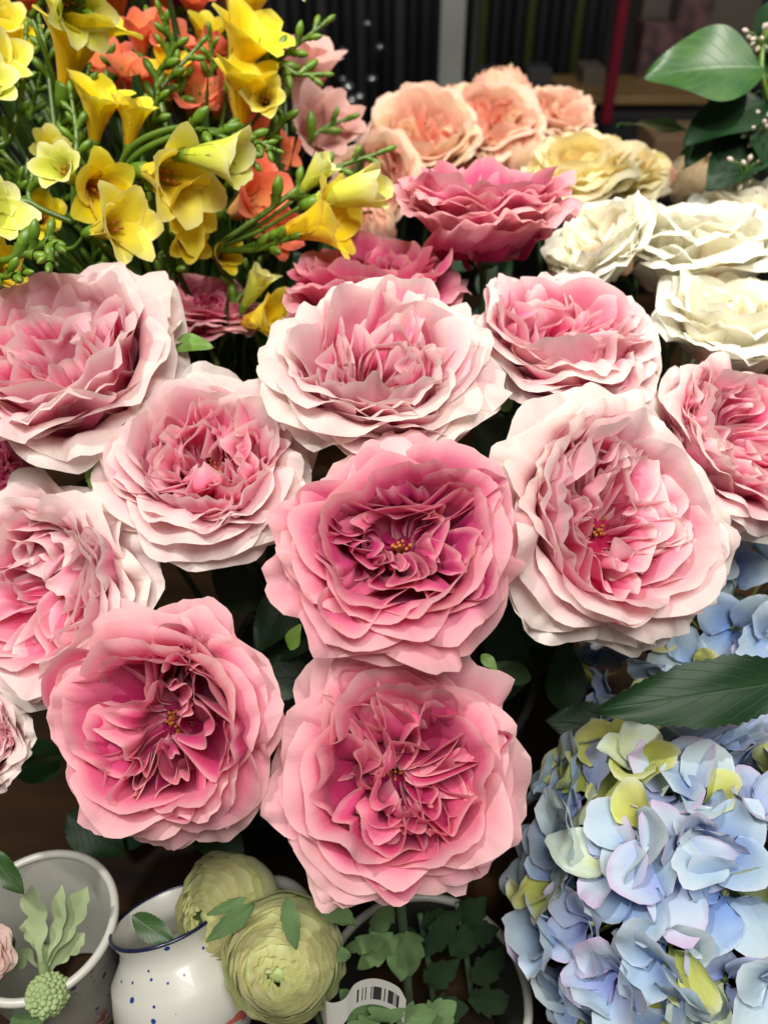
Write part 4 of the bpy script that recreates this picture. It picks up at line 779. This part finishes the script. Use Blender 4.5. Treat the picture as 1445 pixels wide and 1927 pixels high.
# ------------------------------------------------------------------ the shop behind
MAT['roll_black'] = plain_mat('black_film', (.012, .012, .014), .45, (.02, .02, .022), 5)
MAT['roll_grey'] = plain_mat('charcoal_film', (.03, .03, .032), .5, (.045, .045, .045), 5)
MAT['roll_olive'] = plain_mat('olive_film', (.045, .055, .012), .5, (.06, .07, .018), 5)
MAT['post'] = plain_mat('grey_paint', (.42, .43, .40), .5, (.30, .31, .28), 4)
MAT['redp'] = plain_mat('red_paint', (.17, .003, .016), .4, (.14, .003, .013), 4)
MAT['plank'] = plain_mat('pale_wood', (.26, .16, .06), .5, (.20, .12, .045), 6, stretch=(1, 10, 1))
MAT['card'] = plain_mat('cardboard', (.16, .09, .045), .8, (.12, .07, .035), 8)
MAT['print'] = plain_mat('printed_box', (.02, .02, .025), .4, (.20, .10, .10), 26)
MAT['beigebox'] = plain_mat('taupe_box', (.14, .12, .10), .6, (.11, .09, .07), 3)
MAT['chrome'] = plain_mat('mirror_bead', (.7, .72, .75), .08, (.6, .62, .65), 10, metal=1)
def roll(px, w, d, m, lb, cat='roll', name='upright_roll', zb=-.35, zt=.75, grp='dark rolls standing upright behind the flowers'):
    lb = {'roll_black': 'black', 'roll_grey': 'charcoal grey', 'roll_olive': 'dark olive'}[m]+lb[4:]
    c = P(px, 100, d); c[2] = zb; R = w/2*d/FPX
    V, F, A, uv = lathe_geo([(.001, 0), (R, 0), (R, zt-zb), (R*.8, zt-zb+.002), (R*.5, zt-zb-.01), (.001, zt-zb-.01)], 20); o = mesh(name, V, F, MAT[m], A, uv); o.location = c; tag(o, lb, cat, grp); return o
k = 0
for x in range(512, 820, 24): roll(x, 23, 2.3+.03*(k % 2), ('roll_black', 'roll_grey', 'roll_black')[k % 3], 'dark blurred upright roll left of the pale post'); k += 1
for x in range(905, 1145, 22): roll(x, 20, 2.3+.03*(k % 2), ('roll_black', 'roll_olive', 'roll_black', 'roll_black')[k % 4], 'dark blurred upright roll between the pale post and the red post'); k += 1
def bx(name, label, cat, px, py, d, w, h, dep, m, group=None):
    c = P(px, py, d); s = d/FPX; o = mesh(name, *box_geo((0, 0, 0), (w*s, dep, h*s)), MAT[m], smooth=False); o.location = c; tag(o, label, cat, group); 
    md = o.modifiers.new('bevel', 'BEVEL'); md.width = .003; return o
bx('support_post', 'pale grey upright post in the blurred background', 'post', 850, 60, 2.15, 46, 560, .06, 'post')
bx('support_post', 'slimmer grey upright strip right of the pale post', 'post', 893, 60, 2.25, 12, 560, .03, 'roll_grey')
o = bx('red_post', 'thin dark red upright post in the background', 'post', 1165, 55, 1.8, 20, 330, .022, 'redp')
bx('shelf_board', 'pale wooden shelf board behind the red post', 'shelf', 1175, 168, 2.1, 260, 14, .25, 'plank')
bx('shelf_unit', 'dark low shelf unit under the pale board', 'shelf', 1130, 260, 2.2, 620, 150, .4, 'roll_black')
bx('metal_tray', 'dim grey tin at the foot of the blurred rolls', 'tin', 1010, 140, 2.05, 46, 30, .08, 'roll_grey')
bx('metal_tray', 'dim grey tin behind the topmost peach bud', 'tin', 920, 142, 2.05, 40, 26, .08, 'roll_grey')
for i, (x, y, w, h, m, lb) in enumerate([(1400, 130, 60, 50, 'print', 'small dark box behind the glossy leaf'), (1110, 140, 40, 34, 'beigebox', 'little taupe box on the pale board left of the red post'), (1335, 140, 50, 44, 'card', 'small brown carton on the back shelf behind the glossy leaf'), (1225, 95, 60, 100, 'print', 'dark printed box right beside the red post'), (1290, 60, 64, 150, 'print', 'tall dark printed box in the middle of the back shelf'), (1365, 50, 90, 120, 'beigebox', 'taupe box on the back shelf above the glossy leaf'), (1225, 20, 50, 50, 'beigebox', 'small grey box near the top edge right of the red post')]):
    bx('stock_box', lb, 'box', x, y, 2.1+.02*i, w, h, .1, m, 'boxes on the back shelf')
bx('cardboard_box', 'brown cardboard box behind the yellow rose', 'box', 1275, 285, 1.5, 130, 80, .12, 'card')
bx('shelf_unit', 'dark cabinet side behind the salmon freesia', 'shelf', 640, 130, 2.7, 330, 420, .02, 'roll_black')
r = np.random.RandomState(4)
for i, (x, y) in enumerate([(655, 165), (640, 180), (662, 190), (650, 200), (677, 183), (660, 235), (712, 232), (690, 45), (645, 150), (632, 205), (600, 180), (725, 190), (700, 150), (672, 265), (645, 95), (715, 90)]):
    V, F = bud_geo(1, 1, 20, 16); V = (V-[0, 0, .5])*(.016+.012*r.rand()); o = mesh('glint_bead', V, F, MAT['chrome'], None, None); o.location = P(x, y, 1.9+.02*i); tag(o, 'shiny bauble added for a glassware glint behind the salmon freesia', 'bead', 'glint beads added in the background')  # mirror beads added to stand in for glints on glassware
